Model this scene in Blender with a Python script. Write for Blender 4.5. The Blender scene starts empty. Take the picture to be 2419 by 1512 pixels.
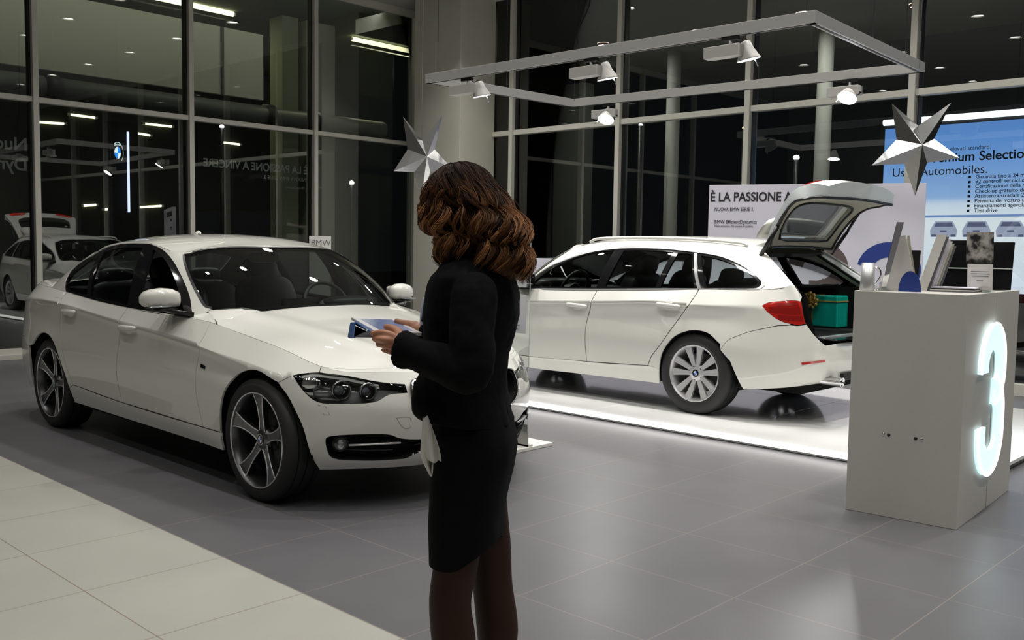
import bpy, bmesh, math, random
import numpy as np
from mathutils import Vector, Matrix
from mathutils.geometry import delaunay_2d_cdt

SC = bpy.context.scene
COL = SC.collection
PI = math.pi
random.seed(7)

# ------------------------------------------------------------------ camera
CAM_H = 1.353
pitch, roll, yaw = .0745, .0157, .759
Fv = Vector((math.cos(yaw)*math.cos(pitch), math.sin(yaw)*math.cos(pitch), -math.sin(pitch)))
R0 = Vector((math.sin(yaw), -math.cos(yaw), 0)); U0 = R0.cross(Fv)
Rv = math.cos(roll)*R0 + math.sin(roll)*U0
Uv = -math.sin(roll)*R0 + math.cos(roll)*U0
cd = bpy.data.cameras.new('camera'); cam = bpy.data.objects.new('camera', cd); COL.objects.link(cam)
mw = Matrix((Rv, Uv, -Fv)).transposed().to_4x4(); mw.translation = (0, 0, CAM_H)
cam.matrix_world = mw
cd.sensor_fit = 'HORIZONTAL'; cd.sensor_width = 36.0; cd.lens = 2242.0/2419.0*36.0
cd.clip_start = .05; cd.clip_end = 200
SC.camera = cam
# ------------------------------------------------------------------ view, world
SC.view_settings.view_transform = 'Standard'; SC.view_settings.look = 'None'
SC.view_settings.exposure = 0.0; SC.view_settings.gamma = 1.0; SC.view_settings.use_curve_mapping = False
SC.cycles.max_bounces = 8; SC.cycles.diffuse_bounces = 3; SC.cycles.glossy_bounces = 4
SC.cycles.transparent_max_bounces = 24; SC.cycles.transmission_bounces = 4
SC.cycles.sample_clamp_indirect = 4.0; SC.cycles.caustics_reflective = False; SC.cycles.caustics_refractive = False
SC.cycles.use_denoising = True
wd = bpy.data.worlds.new('night'); SC.world = wd; wd.use_nodes = True
wd.node_tree.nodes['Background'].inputs[0].default_value = (.010, .012, .014, 1)
wd.node_tree.nodes['Background'].inputs[1].default_value = .35
# ------------------------------------------------------------------ ceiling lamps (one disk lamp under each downlight)
CEIL_Z = 5.05
DOWNLIGHTS = [(x, y) for x in (-1.1, .8, 2.7, 4.6, 6.5, 8.4) for y in (-2.5, -.6, 1.3, 3.2, 5.1, 7.0, 8.9)]
def lamp(kind, name, loc, power, color=(1, .97, .92), size=.2, spread=180, target=None, spot=None, blend=.4):
    l = bpy.data.lights.new(name, kind); l.energy = power; l.color = color
    if kind == 'AREA': l.shape = 'DISK'; l.size = size; l.spread = math.radians(spread)
    else: l.shadow_soft_size = size
    if spot: l.spot_size = spot; l.spot_blend = blend
    o = bpy.data.objects.new(name, l); COL.objects.link(o); o.location = loc
    if target is not None:
        o.rotation_euler = (Vector(target)-Vector(loc)).to_track_quat('-Z', 'Y').to_euler()
    return o
for (x, y) in DOWNLIGHTS:
    p = 17*{-1.1: .25, .8: .45, 2.7: .85, 4.6: 1.15, 6.5: 1.35, 8.4: 1.35}[x]*{-2.5: .6, -.6: .9, 1.3: 1.05, 3.2: 1.05, 5.1: .85, 7.0: (.55 if x < 6 else .8), 8.9: (.95 if x < 6 else 1.4)}[y]
    lamp('AREA', 'downlight_lamp', (x, y, CEIL_Z-.05), p, size=.19, spread=115)

# ------------------------------------------------------------------ generic helpers
def rgb(r, g, b):
    f = lambda c: (c/255/12.92) if c/255 <= .04045 else ((c/255+.055)/1.055)**2.4
    return (f(r), f(g), f(b), 1)
def mat(name, col=(.8, .8, .8, 1), rough=.5, metal=0, coat=0, emit=None, es=0, spec=.5, coat_rough=.03, noise=0, nscale=30, bump=0, bscale=200, sheen=0):
    m = bpy.data.materials.new(name); m.use_nodes = True; nt = m.node_tree; b = nt.nodes['Principled BSDF']
    b.inputs['Base Color'].default_value = col; b.inputs['Roughness'].default_value = rough; b.inputs['Metallic'].default_value = metal
    b.inputs['Coat Weight'].default_value = coat; b.inputs['Coat Roughness'].default_value = coat_rough
    b.inputs['Specular IOR Level'].default_value = spec
    if sheen: b.inputs['Sheen Weight'].default_value = sheen
    if emit: b.inputs['Emission Color'].default_value = emit; b.inputs['Emission Strength'].default_value = es
    if noise or bump:
        tc = nt.nodes.new('ShaderNodeTexCoord')
    if noise:
        n = nt.nodes.new('ShaderNodeTexNoise'); n.inputs['Scale'].default_value = nscale; n.inputs['Detail'].default_value = 4
        mx = nt.nodes.new('ShaderNodeMix'); mx.data_type = 'RGBA'; mx.blend_type = 'MULTIPLY'; mx.inputs[0].default_value = noise
        mx.inputs[6].default_value = col
        nt.links.new(tc.outputs['Object'], n.inputs['Vector']); nt.links.new(n.outputs['Color'], mx.inputs[7]); nt.links.new(mx.outputs[2], b.inputs['Base Color'])
    if bump:
        n = nt.nodes.new('ShaderNodeTexNoise'); n.inputs['Scale'].default_value = bscale
        bp = nt.nodes.new('ShaderNodeBump'); bp.inputs['Strength'].default_value = bump; bp.inputs['Distance'].default_value = .002
        nt.links.new(tc.outputs['Object'], n.inputs['Vector']); nt.links.new(n.outputs['Fac'], bp.inputs['Height']); nt.links.new(bp.outputs[0], b.inputs['Normal'])
    return m
def glass_mat(name, tint=(.9, .95, .92, 1), refl=1.0, ior=1.5, rough=0.0, gcol=(1, 1, 1, 1)):
    m = bpy.data.materials.new(name); m.use_nodes = True; nt = m.node_tree; nt.nodes.remove(nt.nodes['Principled BSDF'])
    out = nt.nodes['Material Output']; tr = nt.nodes.new('ShaderNodeBsdfTransparent'); tr.inputs[0].default_value = tint
    gl = nt.nodes.new('ShaderNodeBsdfGlossy'); gl.inputs['Roughness'].default_value = rough; gl.inputs['Color'].default_value = gcol
    fr = nt.nodes.new('ShaderNodeFresnel'); fr.inputs[0].default_value = ior
    mm = nt.nodes.new('ShaderNodeMath'); mm.operation = 'MULTIPLY'; mm.inputs[1].default_value = refl; mm.use_clamp = True
    mx = nt.nodes.new('ShaderNodeMixShader')
    nt.links.new(fr.outputs[0], mm.inputs[0]); nt.links.new(mm.outputs[0], mx.inputs[0]); nt.links.new(tr.outputs[0], mx.inputs[1]); nt.links.new(gl.outputs[0], mx.inputs[2])
    nt.links.new(mx.outputs[0], out.inputs[0]); return m
def tag(o, label=None, cat=None, group=None, kind=None):
    if label: o['label'] = label
    if cat: o['category'] = cat
    if group: o['group'] = group
    if kind: o['kind'] = kind
    return o
def empty(name, loc=(0, 0, 0), rz=0, label=None, cat=None, group=None):
    o = bpy.data.objects.new(name, None); COL.objects.link(o); o.location = loc; o.rotation_euler = (0, 0, rz); o.empty_display_size = .1
    return tag(o, label, cat, group)
def new_obj(name, me, parent=None):
    o = bpy.data.objects.new(name, me); COL.objects.link(o)
    if parent: o.parent = parent
    return o
class MB:
    """mesh builder: collects pieces, links them as one object"""
    def __init__(s): s.v = []; s.f = []; s.m = []; s.sm = []; s.nrm = {}; s.mats = []
    def mi(s, m):
        if m not in s.mats: s.mats.append(m)
        return s.mats.index(m)
    def add(s, V, Fc, m, smooth=False, N=None):
        o = len(s.v); s.v += [tuple(map(float, p)) for p in V]; k = s.mi(m)
        for f in Fc: s.f.append([i+o for i in f]); s.m.append(k); s.sm.append(smooth)
        if N is not None:
            for i, n in enumerate(N): s.nrm[o+i] = tuple(map(float, n))
        return s
    def box(s, c, d, m, rz=0, rot=None, taper=1.0):
        cx, cy, cz = c; a, b, h = d[0]/2, d[1]/2, d[2]/2
        P = [Vector((x*a*(taper if z > 0 else 1), y*b*(taper if z > 0 else 1), z*h)) for z in (-1, 1) for y in (-1, 1) for x in (-1, 1)]
        R = rot if rot is not None else Matrix.Rotation(rz, 3, 'Z')
        P = [R @ p + Vector(c) for p in P]
        return s.add(P, [(0, 2, 3, 1), (4, 5, 7, 6), (0, 1, 5, 4), (2, 6, 7, 3), (0, 4, 6, 2), (1, 3, 7, 5)], m)
    def tube(s, pts, r, m, n=10, closed=False, caps=True):
        """tube along points; r number or list"""
        P = [Vector(p) for p in pts]; k = len(P); rs = r if hasattr(r, '__len__') else [r]*k; V = []; up = None
        for i, p in enumerate(P):
            if closed: t = (P[(i+1) % k]-P[i-1])
            else: t = (P[min(i+1, k-1)]-P[max(i-1, 0)])
            t.normalize()
            if up is None:
                up = Vector((0, 0, 1)) if abs(t.z) < .9 else Vector((1, 0, 0))
            a = t.cross(up)
            if a.length < 1e-6: a = t.orthogonal()
            a.normalize(); b = a.cross(t); up = b
            for j in range(n):
                w = 2*PI*j/n; V.append(p+rs[i]*(math.cos(w)*a+math.sin(w)*b))
        Fc = []
        for i in range(k if closed else k-1):
            for j in range(n):
                i2 = (i+1) % k
                Fc.append((i*n+j, i*n+(j+1) % n, i2*n+(j+1) % n, i2*n+j))
        if caps and not closed: Fc += [tuple(range(n))[::-1], tuple(range((k-1)*n, k*n))]
        return s.add(V, Fc, m, True)
    def lathe(s, prof, m, c=(0, 0, 0), axis='Z', n=32, closed=False, rot=None):
        """prof list of (r,h)"""
        V = []; k = len(prof)
        for r, h in prof:
            for j in range(n):
                w = 2*PI*j/n; x, y = r*math.cos(w), r*math.sin(w)
                p = {'Z': (x, y, h), 'Y': (x, h, y), 'X': (h, x, y)}[axis]
                p = Vector(p)
                if rot is not None: p = rot @ p
                V.append(p+Vector(c))
        Fc = []
        for i in range(k if closed else k-1):
            for j in range(n):
                i2 = (i+1) % k; q = (i*n+j, i*n+(j+1) % n, i2*n+(j+1) % n, i2*n+j)
                Fc.append(q if axis != 'Y' else q[::-1])
        return s.add(V, Fc, m, True)
    def blob(s, c, r, m, e=(1, 1), rot=None, n=24, k=14):
        """superellipsoid"""
        V = []; sp = lambda v, p: math.copysign(abs(v)**p, v)
        for i in range(k+1):
            a = -PI/2+PI*i/k
            for j in range(n):
                b = 2*PI*j/n
                p = Vector((r[0]*sp(math.cos(a), e[0])*sp(math.cos(b), e[1]), r[1]*sp(math.cos(a), e[0])*sp(math.sin(b), e[1]), r[2]*sp(math.sin(a), e[0])))
                if rot is not None: p = rot @ p
                V.append(p+Vector(c))
        Fc = [(i*n+j, i*n+(j+1) % n, (i+1)*n+(j+1) % n, (i+1)*n+j) for i in range(k) for j in range(n)]
        return s.add(V, Fc, m, True)
    def loft(s, rings, m, cap=True, smooth=True, closed=True):
        n = len(rings[0]); V = [p for r in rings for p in r]; Fc = []
        for i in range(len(rings)-1):
            for j in range(n if closed else n-1):
                Fc.append((i*n+j, i*n+(j+1) % n, (i+1)*n+(j+1) % n, (i+1)*n+j))
        if cap: Fc += [tuple(range(n))[::-1], tuple(range((len(rings)-1)*n, len(rings)*n))]
        return s.add(V, Fc, m, smooth)
    def prism(s, poly, f3, t, m):
        """2d polygon poly; f3(a,b,d)->3d point; depth t"""
        n = len(poly); V = [f3(a, b, 0) for a, b in poly]+[f3(a, b, t) for a, b in poly]
        return s.add(V, [tuple(range(n)), tuple(range(n, 2*n))[::-1]]+[(i, i+n, (i+1) % n+n, (i+1) % n) for i in range(n)], m)
    def build(s, name, parent=None, bevel=0, seg=2, auto=None, subsurf=0, fixn=False):
        me = bpy.data.meshes.new(name); me.from_pydata(s.v, [], s.f)
        for m in s.mats: me.materials.append(m)
        me.polygons.foreach_set('material_index', s.m); me.polygons.foreach_set('use_smooth', s.sm)
        me.update()
        if fixn:
            bm = bmesh.new(); bm.from_mesh(me); bmesh.ops.recalc_face_normals(bm, faces=bm.faces); bm.to_mesh(me); bm.free()
        if s.nrm:
            vn = [0.0]*(len(s.v)*3); me.vertices.foreach_get('normal', vn); vn = [list(vn[i*3:i*3+3]) for i in range(len(s.v))]
            for i, q in s.nrm.items(): vn[i] = q
            me.normals_split_custom_set_from_vertices(vn)
        o = new_obj(name, me, parent)
        if auto:
            me.shade_smooth() if hasattr(me, 'shade_smooth') else None
        if bevel:
            b = o.modifiers.new('bevel', 'BEVEL'); b.width = bevel; b.segments = seg; b.limit_method = 'ANGLE'; b.angle_limit = .6
        if subsurf:
            b = o.modifiers.new('sub', 'SUBSURF'); b.levels = subsurf; b.render_levels = subsurf
        return o
def copy_tree(o, parent=None):
    c = o.copy(); COL.objects.link(c); c.parent = parent
    for ch in list(o.children): copy_tree(ch, c)
    return c
def crv(pts, n=6, closed=False):
    """catmull-rom through n-d points"""
    P = [np.array(p, float) for p in pts]; k = len(P); out = []
    if k < 3: return [list(p) for p in P]
    for i in range(k if closed else k-1):
        p1, p2 = P[i], P[(i+1) % k]; p0 = P[i-1] if (i > 0 or closed) else 2*p1-p2; p3 = P[(i+2) % k] if (i+2 < k or closed) else 2*p2-p1
        for j in range(n):
            t = j/n; out.append(.5*((2*p1)+(-p0+p2)*t+(2*p0-5*p1+4*p2-p3)*t*t+(-p0+3*p1-3*p2+p3)*t**3))
    if not closed: out.append(P[-1])
    return [list(map(float, p)) for p in out]
def text(name, body, loc, rot, size, m, parent=None, ext=.001, bold=0, align='LEFT', sx=1.0, mirror=False):
    c = bpy.data.curves.new(name, 'FONT'); c.body = body; c.size = size; c.extrude = ext; c.offset = bold; c.align_x = align
    c.materials.append(m); o = bpy.data.objects.new(name, c); COL.objects.link(o)
    M = Matrix.Translation(Vector(loc)) @ rot.to_4x4() @ Matrix.Diagonal((-sx if mirror else sx, 1, 1, 1))
    bpy.context.view_layer.update(); me = bpy.data.meshes.new_from_object(o); me.name = name; bpy.data.objects.remove(o)
    o = new_obj(name, me, parent); o.matrix_local = M
    return o
def basis(xd, yd):
    """3x3 with local x along xd, y along yd"""
    x = Vector(xd).normalized(); y = Vector(yd).normalized(); z = x.cross(y).normalized(); y = z.cross(x)
    return Matrix((x, y, z)).transposed()
def arc(cx, cy, rx, ry, a0, a1, n=14):
    return [(cx+rx*math.cos(math.radians(a0+(a1-a0)*i/n)), cy+ry*math.sin(math.radians(a0+(a1-a0)*i/n))) for i in range(n+1)]
def ribbon(path, w):
    """2-d polygon around a centreline"""
    L, Rr = [], []; n = len(path)
    for i, p in enumerate(path):
        a = path[max(i-1, 0)]; b = path[min(i+1, n-1)]; t = Vector((b[0]-a[0], b[1]-a[1])); t.normalize(); ww = w[i] if hasattr(w, '__len__') else w
        L.append((p[0]-t.y*ww/2, p[1]+t.x*ww/2)); Rr.append((p[0]+t.y*ww/2, p[1]-t.x*ww/2))
    return L+Rr[::-1]
# ------------------------------------------------------------------ materials
M = {}
M['paint'] = mat('white_paint', rgb(220, 219, 213), .38, coat=1, coat_rough=.015)
M['black_trim'] = mat('black_trim', (.008, .008, .008, 1), .3, spec=.5)
M['black_matte'] = mat('black_matte', (.006, .006, .006, 1), .8, spec=.2)
M['black_gloss'] = mat('black_gloss', (.01, .01, .011, 1), .08)
M['rubber'] = mat('tyre_rubber', (.011, .011, .011, 1), .62, bump=.3, bscale=90)
M['chrome'] = mat('chrome', (.8, .8, .82, 1), .08, metal=1)
M['alloy'] = mat('alloy_silver', (.62, .62, .63, 1), .30, metal=.55)
M['alloy_bright'] = mat('alloy_bright', (.72, .72, .73, 1), .22, metal=.6, noise=0)
M['alloy_dark'] = mat('alloy_grey', (.16, .16, .165, 1), .3, metal=.9)
M['brake'] = mat('brake_metal', (.12, .12, .12, 1), .4, metal=1)
M['leather'] = mat('black_leather', (.012, .012, .013, 1), .5, bump=.2)
M['car_glass'] = glass_mat('car_glass', (.76, .82, .80, 1), .8, 1.5)
M['ws_glass'] = glass_mat('windshield_glass', (.62, .68, .64, 1), 1.0, 1.5)
M['lens'] = glass_mat('clear_lens', (.9, .92, .93, 1), 1.1, 1.5)
M['red_lens'] = mat('red_lens', (.42, .012, .008, 1), .12, coat=1)
M['red_dark'] = mat('red_lens_dark', (.22, .006, .005, 1), .12, coat=1)
M['wall_glass'] = glass_mat('facade_glass', (.83, .865, .845, 1), 1.8, 1.5)
M['stand_glass'] = glass_mat('clear_glass', (.93, .96, .94, 1), 1.2, 1.5)
M['glass_edge'] = mat('glass_edge', (.55, .62, .58, 1), .2)
M['frame'] = mat('window_frame_grey', rgb(214, 212, 202), .45, noise=.12, nscale=8)
M['frame_dark'] = mat('gasket_black', (.01, .01, .01, 1), .5)
M['column'] = mat('column_plaster', rgb(205, 203, 190), .7, noise=.1, nscale=5)
M['ceiling'] = mat('ceiling_white', rgb(170, 170, 164), .9)
M['plaster'] = mat('wall_plaster', rgb(118, 117, 112), .85)
M['lamp_on'] = mat('lamp_lit', (1, 1, 1, 1), .5, emit=(1, .95, .86, 1), es=14)
M['tube_on'] = mat('tube_lit', (1, 1, 1, 1), .5, emit=(1, .93, .55, 1), es=3.2)
M['spot_on'] = mat('spot_lit', (1, 1, 1, 1), .5, emit=(.93, .95, 1, 1), es=30)
M['lamp_grey'] = mat('lamp_housing', rgb(190, 188, 184), .45)
M['dark_metal'] = mat('dark_metal', (.03, .03, .03, 1), .4, metal=.6)
M['silver_foil'] = mat('silver_foil', (.66, .67, .68, 1), .16, metal=1, bump=.5, bscale=14)
M['white'] = mat('white_lacquer', rgb(222, 220, 215), .35)
M['kiosk'] = mat('kiosk_laminate', rgb(197, 195, 188), .42, noise=.06, nscale=60)
M['blue'] = mat('blue_print', rgb(38, 62, 140), .45)
M['bmw_blue'] = mat('roundel_blue', rgb(30, 95, 190), .3, coat=.6)
M['brown'] = mat('brown_print', rgb(98, 84, 84), .5)
M['ink'] = mat('black_ink', (.012, .012, .014, 1), .6)
M['ink_grey'] = mat('grey_ink', (.15, .15, .16, 1), .6)
M['poster'] = mat('poster_paper', rgb(224, 222, 236), .55, noise=.05, nscale=6)
M['paper'] = mat('white_paper', rgb(215, 212, 208), .6)
# ================================================================== room
def plane_obj(name, pts, m, kind='structure'):
    b = MB(); b.add(pts, [tuple(range(len(pts)))], m); o = b.build(name); o['kind'] = kind; return o
# floor material: 0.605 m tiles, light left of x=2.075, dark elsewhere
def floor_mat():
    m = bpy.data.materials.new('tiled_floor'); m.use_nodes = True; nt = m.node_tree; N = nt.nodes; Lk = nt.links; b = N['Principled BSDF']
    g = N.new('ShaderNodeNewGeometry'); sp = N.new('ShaderNodeSeparateXYZ'); Lk.new(g.outputs['Position'], sp.inputs[0])
    def mth(op, a, c=None, d=None):
        n = N.new('ShaderNodeMath'); n.operation = op
        for k, v in enumerate((a, c, d)):
            if v is None: continue
            if isinstance(v, (int, float)): n.inputs[k].default_value = v
            else: Lk.new(v, n.inputs[k])
        return n.outputs[0]
    def grid(s, off, per):
        a = mth('SUBTRACT', s, off); a = mth('DIVIDE', a, per); a = mth('ADD', a, .5); a = mth('FRACT', a); a = mth('SUBTRACT', a, .5); a = mth('ABSOLUTE', a); return mth('MULTIPLY', a, per)
    gx = grid(sp.outputs[0], 2.072, .592); gy = grid(sp.outputs[1], 3.07, .605)
    d = mth('MINIMUM', gx, gy); line = mth('LESS_THAN', d, .0025)
    isw = mth('LESS_THAN', sp.outputs[0], 2.075)
    nz = N.new('ShaderNodeTexNoise'); nz.inputs['Scale'].default_value = 2.2; nz.inputs['Detail'].default_value = 5; Lk.new(g.outputs['Position'], nz.inputs['Vector'])
    fine = N.new('ShaderNodeTexNoise'); fine.inputs['Scale'].default_value = 160; fine.inputs['Detail'].default_value = 2; Lk.new(g.outputs['Position'], fine.inputs['Vector'])
    def mix(f, a, c):
        n = N.new('ShaderNodeMix'); n.data_type = 'RGBA'
        if isinstance(f, (int, float)): n.inputs[0].default_value = f
        else: Lk.new(f, n.inputs[0])
        for k, v in ((6, a), (7, c)):
            if isinstance(v, tuple): n.inputs[k].default_value = v
            else: Lk.new(v, n.inputs[k])
        return n.outputs[2]
    dark = mix(nz.outputs['Fac'], rgb(92, 92, 95), rgb(102, 102, 105)); dark = mix(fine.outputs['Fac'], dark, rgb(97, 96, 99))
    light = mix(nz.outputs['Fac'], rgb(166, 165, 158), rgb(177, 176, 169))
    dk = mix(line, dark, rgb(124, 117, 112)); lt = mix(line, light, rgb(140, 128, 118))
    c = mix(isw, dk, lt); Lk.new(c, b.inputs['Base Color'])
    r = mth('MULTIPLY_ADD', nz.outputs['Fac'], .10, .30); Lk.new(r, b.inputs['Roughness'])
    b.inputs['Specular IOR Level'].default_value = .4
    bp = N.new('ShaderNodeBump'); bp.inputs['Strength'].default_value = .25; bp.inputs['Distance'].default_value = .002; bp.invert = True
    Lk.new(line, bp.inputs['Height']); Lk.new(bp.outputs[0], b.inputs['Normal'])
    return m
XW, YW = 10.1, 11.66
b = MB(); b.box((4.05, 3.83, -.1), (12.3, 15.9, .2), floor_mat()); o = b.build('floor'); o['kind'] = 'structure'
b = MB(); b.box((4.05, 3.83, CEIL_Z+.1), (12.3, 15.9, .2), M['ceiling']); o = b.build('ceiling'); o['kind'] = 'structure'
b = MB(); b.box((4.05, -4.17, 2.5), (12.3, .1, 5.2), M['plaster']); o = b.build('wall_back'); o['kind'] = 'structure'
b = MB(); b.box((-2.15, 3.83, 2.5), (.1, 15.9, 5.2), M['plaster']); o = b.build('wall_side'); o['kind'] = 'structure'
# exterior ground and canopy
gm = mat('asphalt', (.03, .03, .03, 1), .7, noise=.4, nscale=10)
b = MB(); b.box((12, 18, -.3), (60, 60, .2), gm); o = b.build('ground'); o['kind'] = 'structure'
# ---- glazed wall along X at Y=YW (image left)
def hbar(x0, x1, z, h=.055, d=.07):
    b = MB(); b.box(((x0+x1)/2, YW+.0, z), (x1-x0, d, h), M['frame']); return b
mull_x = [2.31, 4.225, 6.14, 8.06, 9.97]
bw = MB()
for x in mull_x[:-1]: bw.box((x, YW, 2.55), (.065, .16, 5.1), M['frame']); bw.box((x-.043, YW+.03, 2.55), (.02, .1, 5.1), M['frame_dark'])
bw.box((9.98, YW, 2.55), (.1, .16, 5.1), M['frame'])
for z, h in ((2.985, .06), (.06, .12), (5.0, .1)): bw.box((4.0, YW, z), (12.2, .1, h), M['frame'])
bw.box((4.0, YW-.08, .03), (12.2, .1, .06), M['frame'])
o = bw.build('window_1', bevel=.004); o['kind'] = 'structure'
for i, (x0, x1) in enumerate([(-2.1, .4), (.4, 2.31)] + list(zip(mull_x[:-1], mull_x[1:]))):
    for z0, z1 in ((.12, 2.955), (3.015, 4.95)):
        g = MB(); g.box(((x0+x1)/2, YW+.02, (z0+z1)/2), (x1-x0, .004, z1-z0), M['wall_glass']); g.build('pane', o)
# ---- glazed wall along Y at X=XW (image right)
mull_y = [11.5, 9.6, 7.67, 5.78, 3.88, 1.98, .08, -1.82]
bw = MB()
for y in mull_y: bw.box((XW, y, 2.55), (.16, .07, 5.1), M['frame']); bw.box((XW+.03, y-.048, 2.55), (.1, .022, 5.1), M['frame_dark'])
for z, h in ((3.035, .07), (.06, .12), (5.02, .1)): bw.box((XW, 3.8, z), (.1, 15.8, h), M['frame'])
o = bw.build('window_2', bevel=.004); o['kind'] = 'structure'
for y1, y0 in zip(mull_y, mull_y[1:]+[-4.1]):
    for z0, z1 in ((.12, 3.0), (3.07, 4.97)):
        g = MB(); g.box((XW+.02, (y0+y1)/2, (z0+z1)/2), (.004, y1-y0, z1-z0), M['wall_glass']); g.build('pane', o)
# ---- corner column
b = MB(); b.box((9.75, 10.5, 2.53), (.70, 1.0, 5.06), M['column']); o = b.build('pillar_corner', bevel=.006); o['kind'] = 'structure'
# ---- ceiling downlights
dn = MB(); dn.lathe([(.115, 0), (.115, -.03), (.095, -.03), (.095, -.006)], M['lamp_grey'], n=24)
for i, (x, y) in enumerate(DOWNLIGHTS):
    if i == 0:
        root = empty('ceiling_downlight', (x, y, CEIL_Z), 0, 'round recessed downlight glowing in the showroom ceiling', 'ceiling light', 'round downlights in the showroom ceiling')
        dn.build('rim', root); b = MB(); b.lathe([(.0, -.008), (.095, -.008)], M['lamp_on'], n=24); b.build('diffuser', root); D0 = root
    else:
        c = copy_tree(D0); c.location = (x, y, CEIL_Z)
# ---- outside: canopy on the right, round posts, downlights
b = MB(); b.box((13.3, 2.75, 5.13), (6.2, 21.5, .25), mat('canopy_soffit', rgb(190, 190, 184), .9)); o = b.build('trim_1'); o['kind'] = 'structure'
post_y = [13.1, 10.05, 7.15]
pm = mat('post_paint', rgb(205, 205, 196), .6)
for i, y in enumerate(post_y):
    b = MB(); b.lathe([(.125, -.2), (.125, 5.0)], pm, n=32); b.lathe([(.20, -.2), (.20, -.17), (.125, -.16)], pm, n=32)
    o = b.build('canopy_post'); o.location = (14.75+i*.05, y, 0)
    tag(o, ['round grey canopy post outside, the leftmost of three', 'round grey canopy post outside, the middle of three', 'round grey canopy post outside, beside the blue lit billboard'][i], 'post')
b = MB(); b.lathe([(.10, 0), (.10, -.04), (.085, -.04)], mat('rim_red', rgb(190, 90, 60), .5), n=20); b.lathe([(0, -.035), (.085, -.035)], M['lamp_on'], n=20)
soff = [(11.3, 10.6), (13.45, 10.65), (13.7, 7.0), (14.25, 5.5)]
for i, (x, y) in enumerate(soff):
    if i == 0: o = b.build('canopy_downlight'); o0 = o
    else: o = o0.copy(); COL.objects.link(o)
    o.location = (x, y, 5.0)
    tag(o, ['bright round downlight under the outside canopy, leftmost right of the pillar', 'bright round downlight under the outside canopy, second right of the pillar', 'bright round downlight under the canopy above the lighting rail corner', 'small downlight under the canopy at the top edge, rightmost'][i], 'ceiling light', 'canopy downlights')
    lamp('AREA', 'canopy_lamp', (x, y, 4.93), 30, size=.16)
# dark service block behind the corner outside, to the right of the pillar
wm = mat('outside_wall_grey', rgb(96, 98, 92), .9)
b = MB(); b.box((14.6, 12.25, 2.3), (.3, .75, 4.6), wm); b.build('wall_outside')['kind'] = 'structure'
# ---- outside left: soffit, white fascia panel, duct, green lit piers, tube lights
b = MB(); b.box((6.0, 16.2, 5.62), (14, 9, .25), mat('soffit_green_grey', rgb(128, 134, 122), .9)); b.build('trim_2')['kind'] = 'structure'
b = MB(); b.box((6.6, 14.05, 4.28), (4.2, .08, 1.06), mat('fascia_white', rgb(176, 176, 160), .7)); b.box((7.95, 14.0, 4.28), (.05, .03, 1.06), mat('seam_dark', (.05, .05, .05, 1), .6))
tag(b.build('fascia_panel'), 'large pale fascia panel hanging outside behind the upper left windows', 'panel')
b = MB()
for x0, x1 in ((1.5, 5.2), (5.45, 9.6), (9.75, 11.2)): b.tube([(x0, 14, 3.5), (x1, 14, 3.5)], .155, mat('duct_grey', rgb(92, 94, 88), .5), n=24)
for x in (5.32, 8.78, 9.67): b.tube([(x-.07, 14, 3.5), (x+.07, 14, 3.5)], .19, M['frame_dark'], n=24)
tag(b.build('air_duct'), 'thick grey horizontal duct outside behind the upper left windows', 'duct')
gmn = mat('pier_green', rgb(112, 118, 96), .85); gml = mat('pier_light', rgb(150, 150, 136), .85)
for i, (x, w) in enumerate(((9.48, .32), (10.22, .60))):
    b = MB(); b.box((x+(.1 if i == 0 else .0), 14.75, 2.6), (w*1.03, .4, 5.5), gmn if i == 0 else gml)
    tag(b.build('concrete_pier'), ['narrow green lit concrete pier outside behind the left glass wall', 'wide pale concrete pier outside, just left of the white pillar'][i], 'pier')
def tube_light(name, a, bb, r, label, power=0, grp='outdoor strip lights'):
    t = MB(); A = Vector(a); B = Vector(bb); t.tube([A, B], r, M['tube_on'], n=8); d = (B-A).normalized()
    t.box(A-d*.02+Vector((0, 0, .0)), (.05, .05, .05), M['lamp_grey']); t.box(B+d*.02, (.05, .05, .05), M['lamp_grey'])
    tag(t.build(name), label, 'strip light', grp)
    if power:
        l = lamp('AREA', 'strip_lamp', (A+B)/2-Vector((0, 0, .12)), power, (1, .95, .62), .5); l.data.shape = 'RECTANGLE'; l.data.size = (B-A).length; l.data.size_y = .08
        l.rotation_euler = (0, 0, math.atan2(d.y, d.x))
tube_light('strip_light', (6.9, 15.5, 5.45), (9.05, 15.55, 5.45), .045, 'long glowing strip light outside at the top of the left windows', 30)
tube_light('strip_light', (11.55, 15.4, 5.42), (13.2, 15.4, 5.42), .045, 'glowing strip light outside behind the pale pier, left of the white pillar', 25)

tube_light('strip_light', (3.2, 12.9, 5.45), (10.5, 12.9, 5.45), .03, 'added unseen strip light under the outside soffit, nearest the left glass wall')  # tube added out of view, goes with the lamp for the fascia panel
_l = lamp('AREA', 'strip_lamp', (6.8, 12.85, 5.38), 22, (1, .98, .9), .5, target=(6.8, 14.2, 4.0)); _l.data.shape = 'RECTANGLE'; _l.data.size = 7; _l.data.size_y = .1  # unseen area lamp added to brighten the fascia panel
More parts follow.
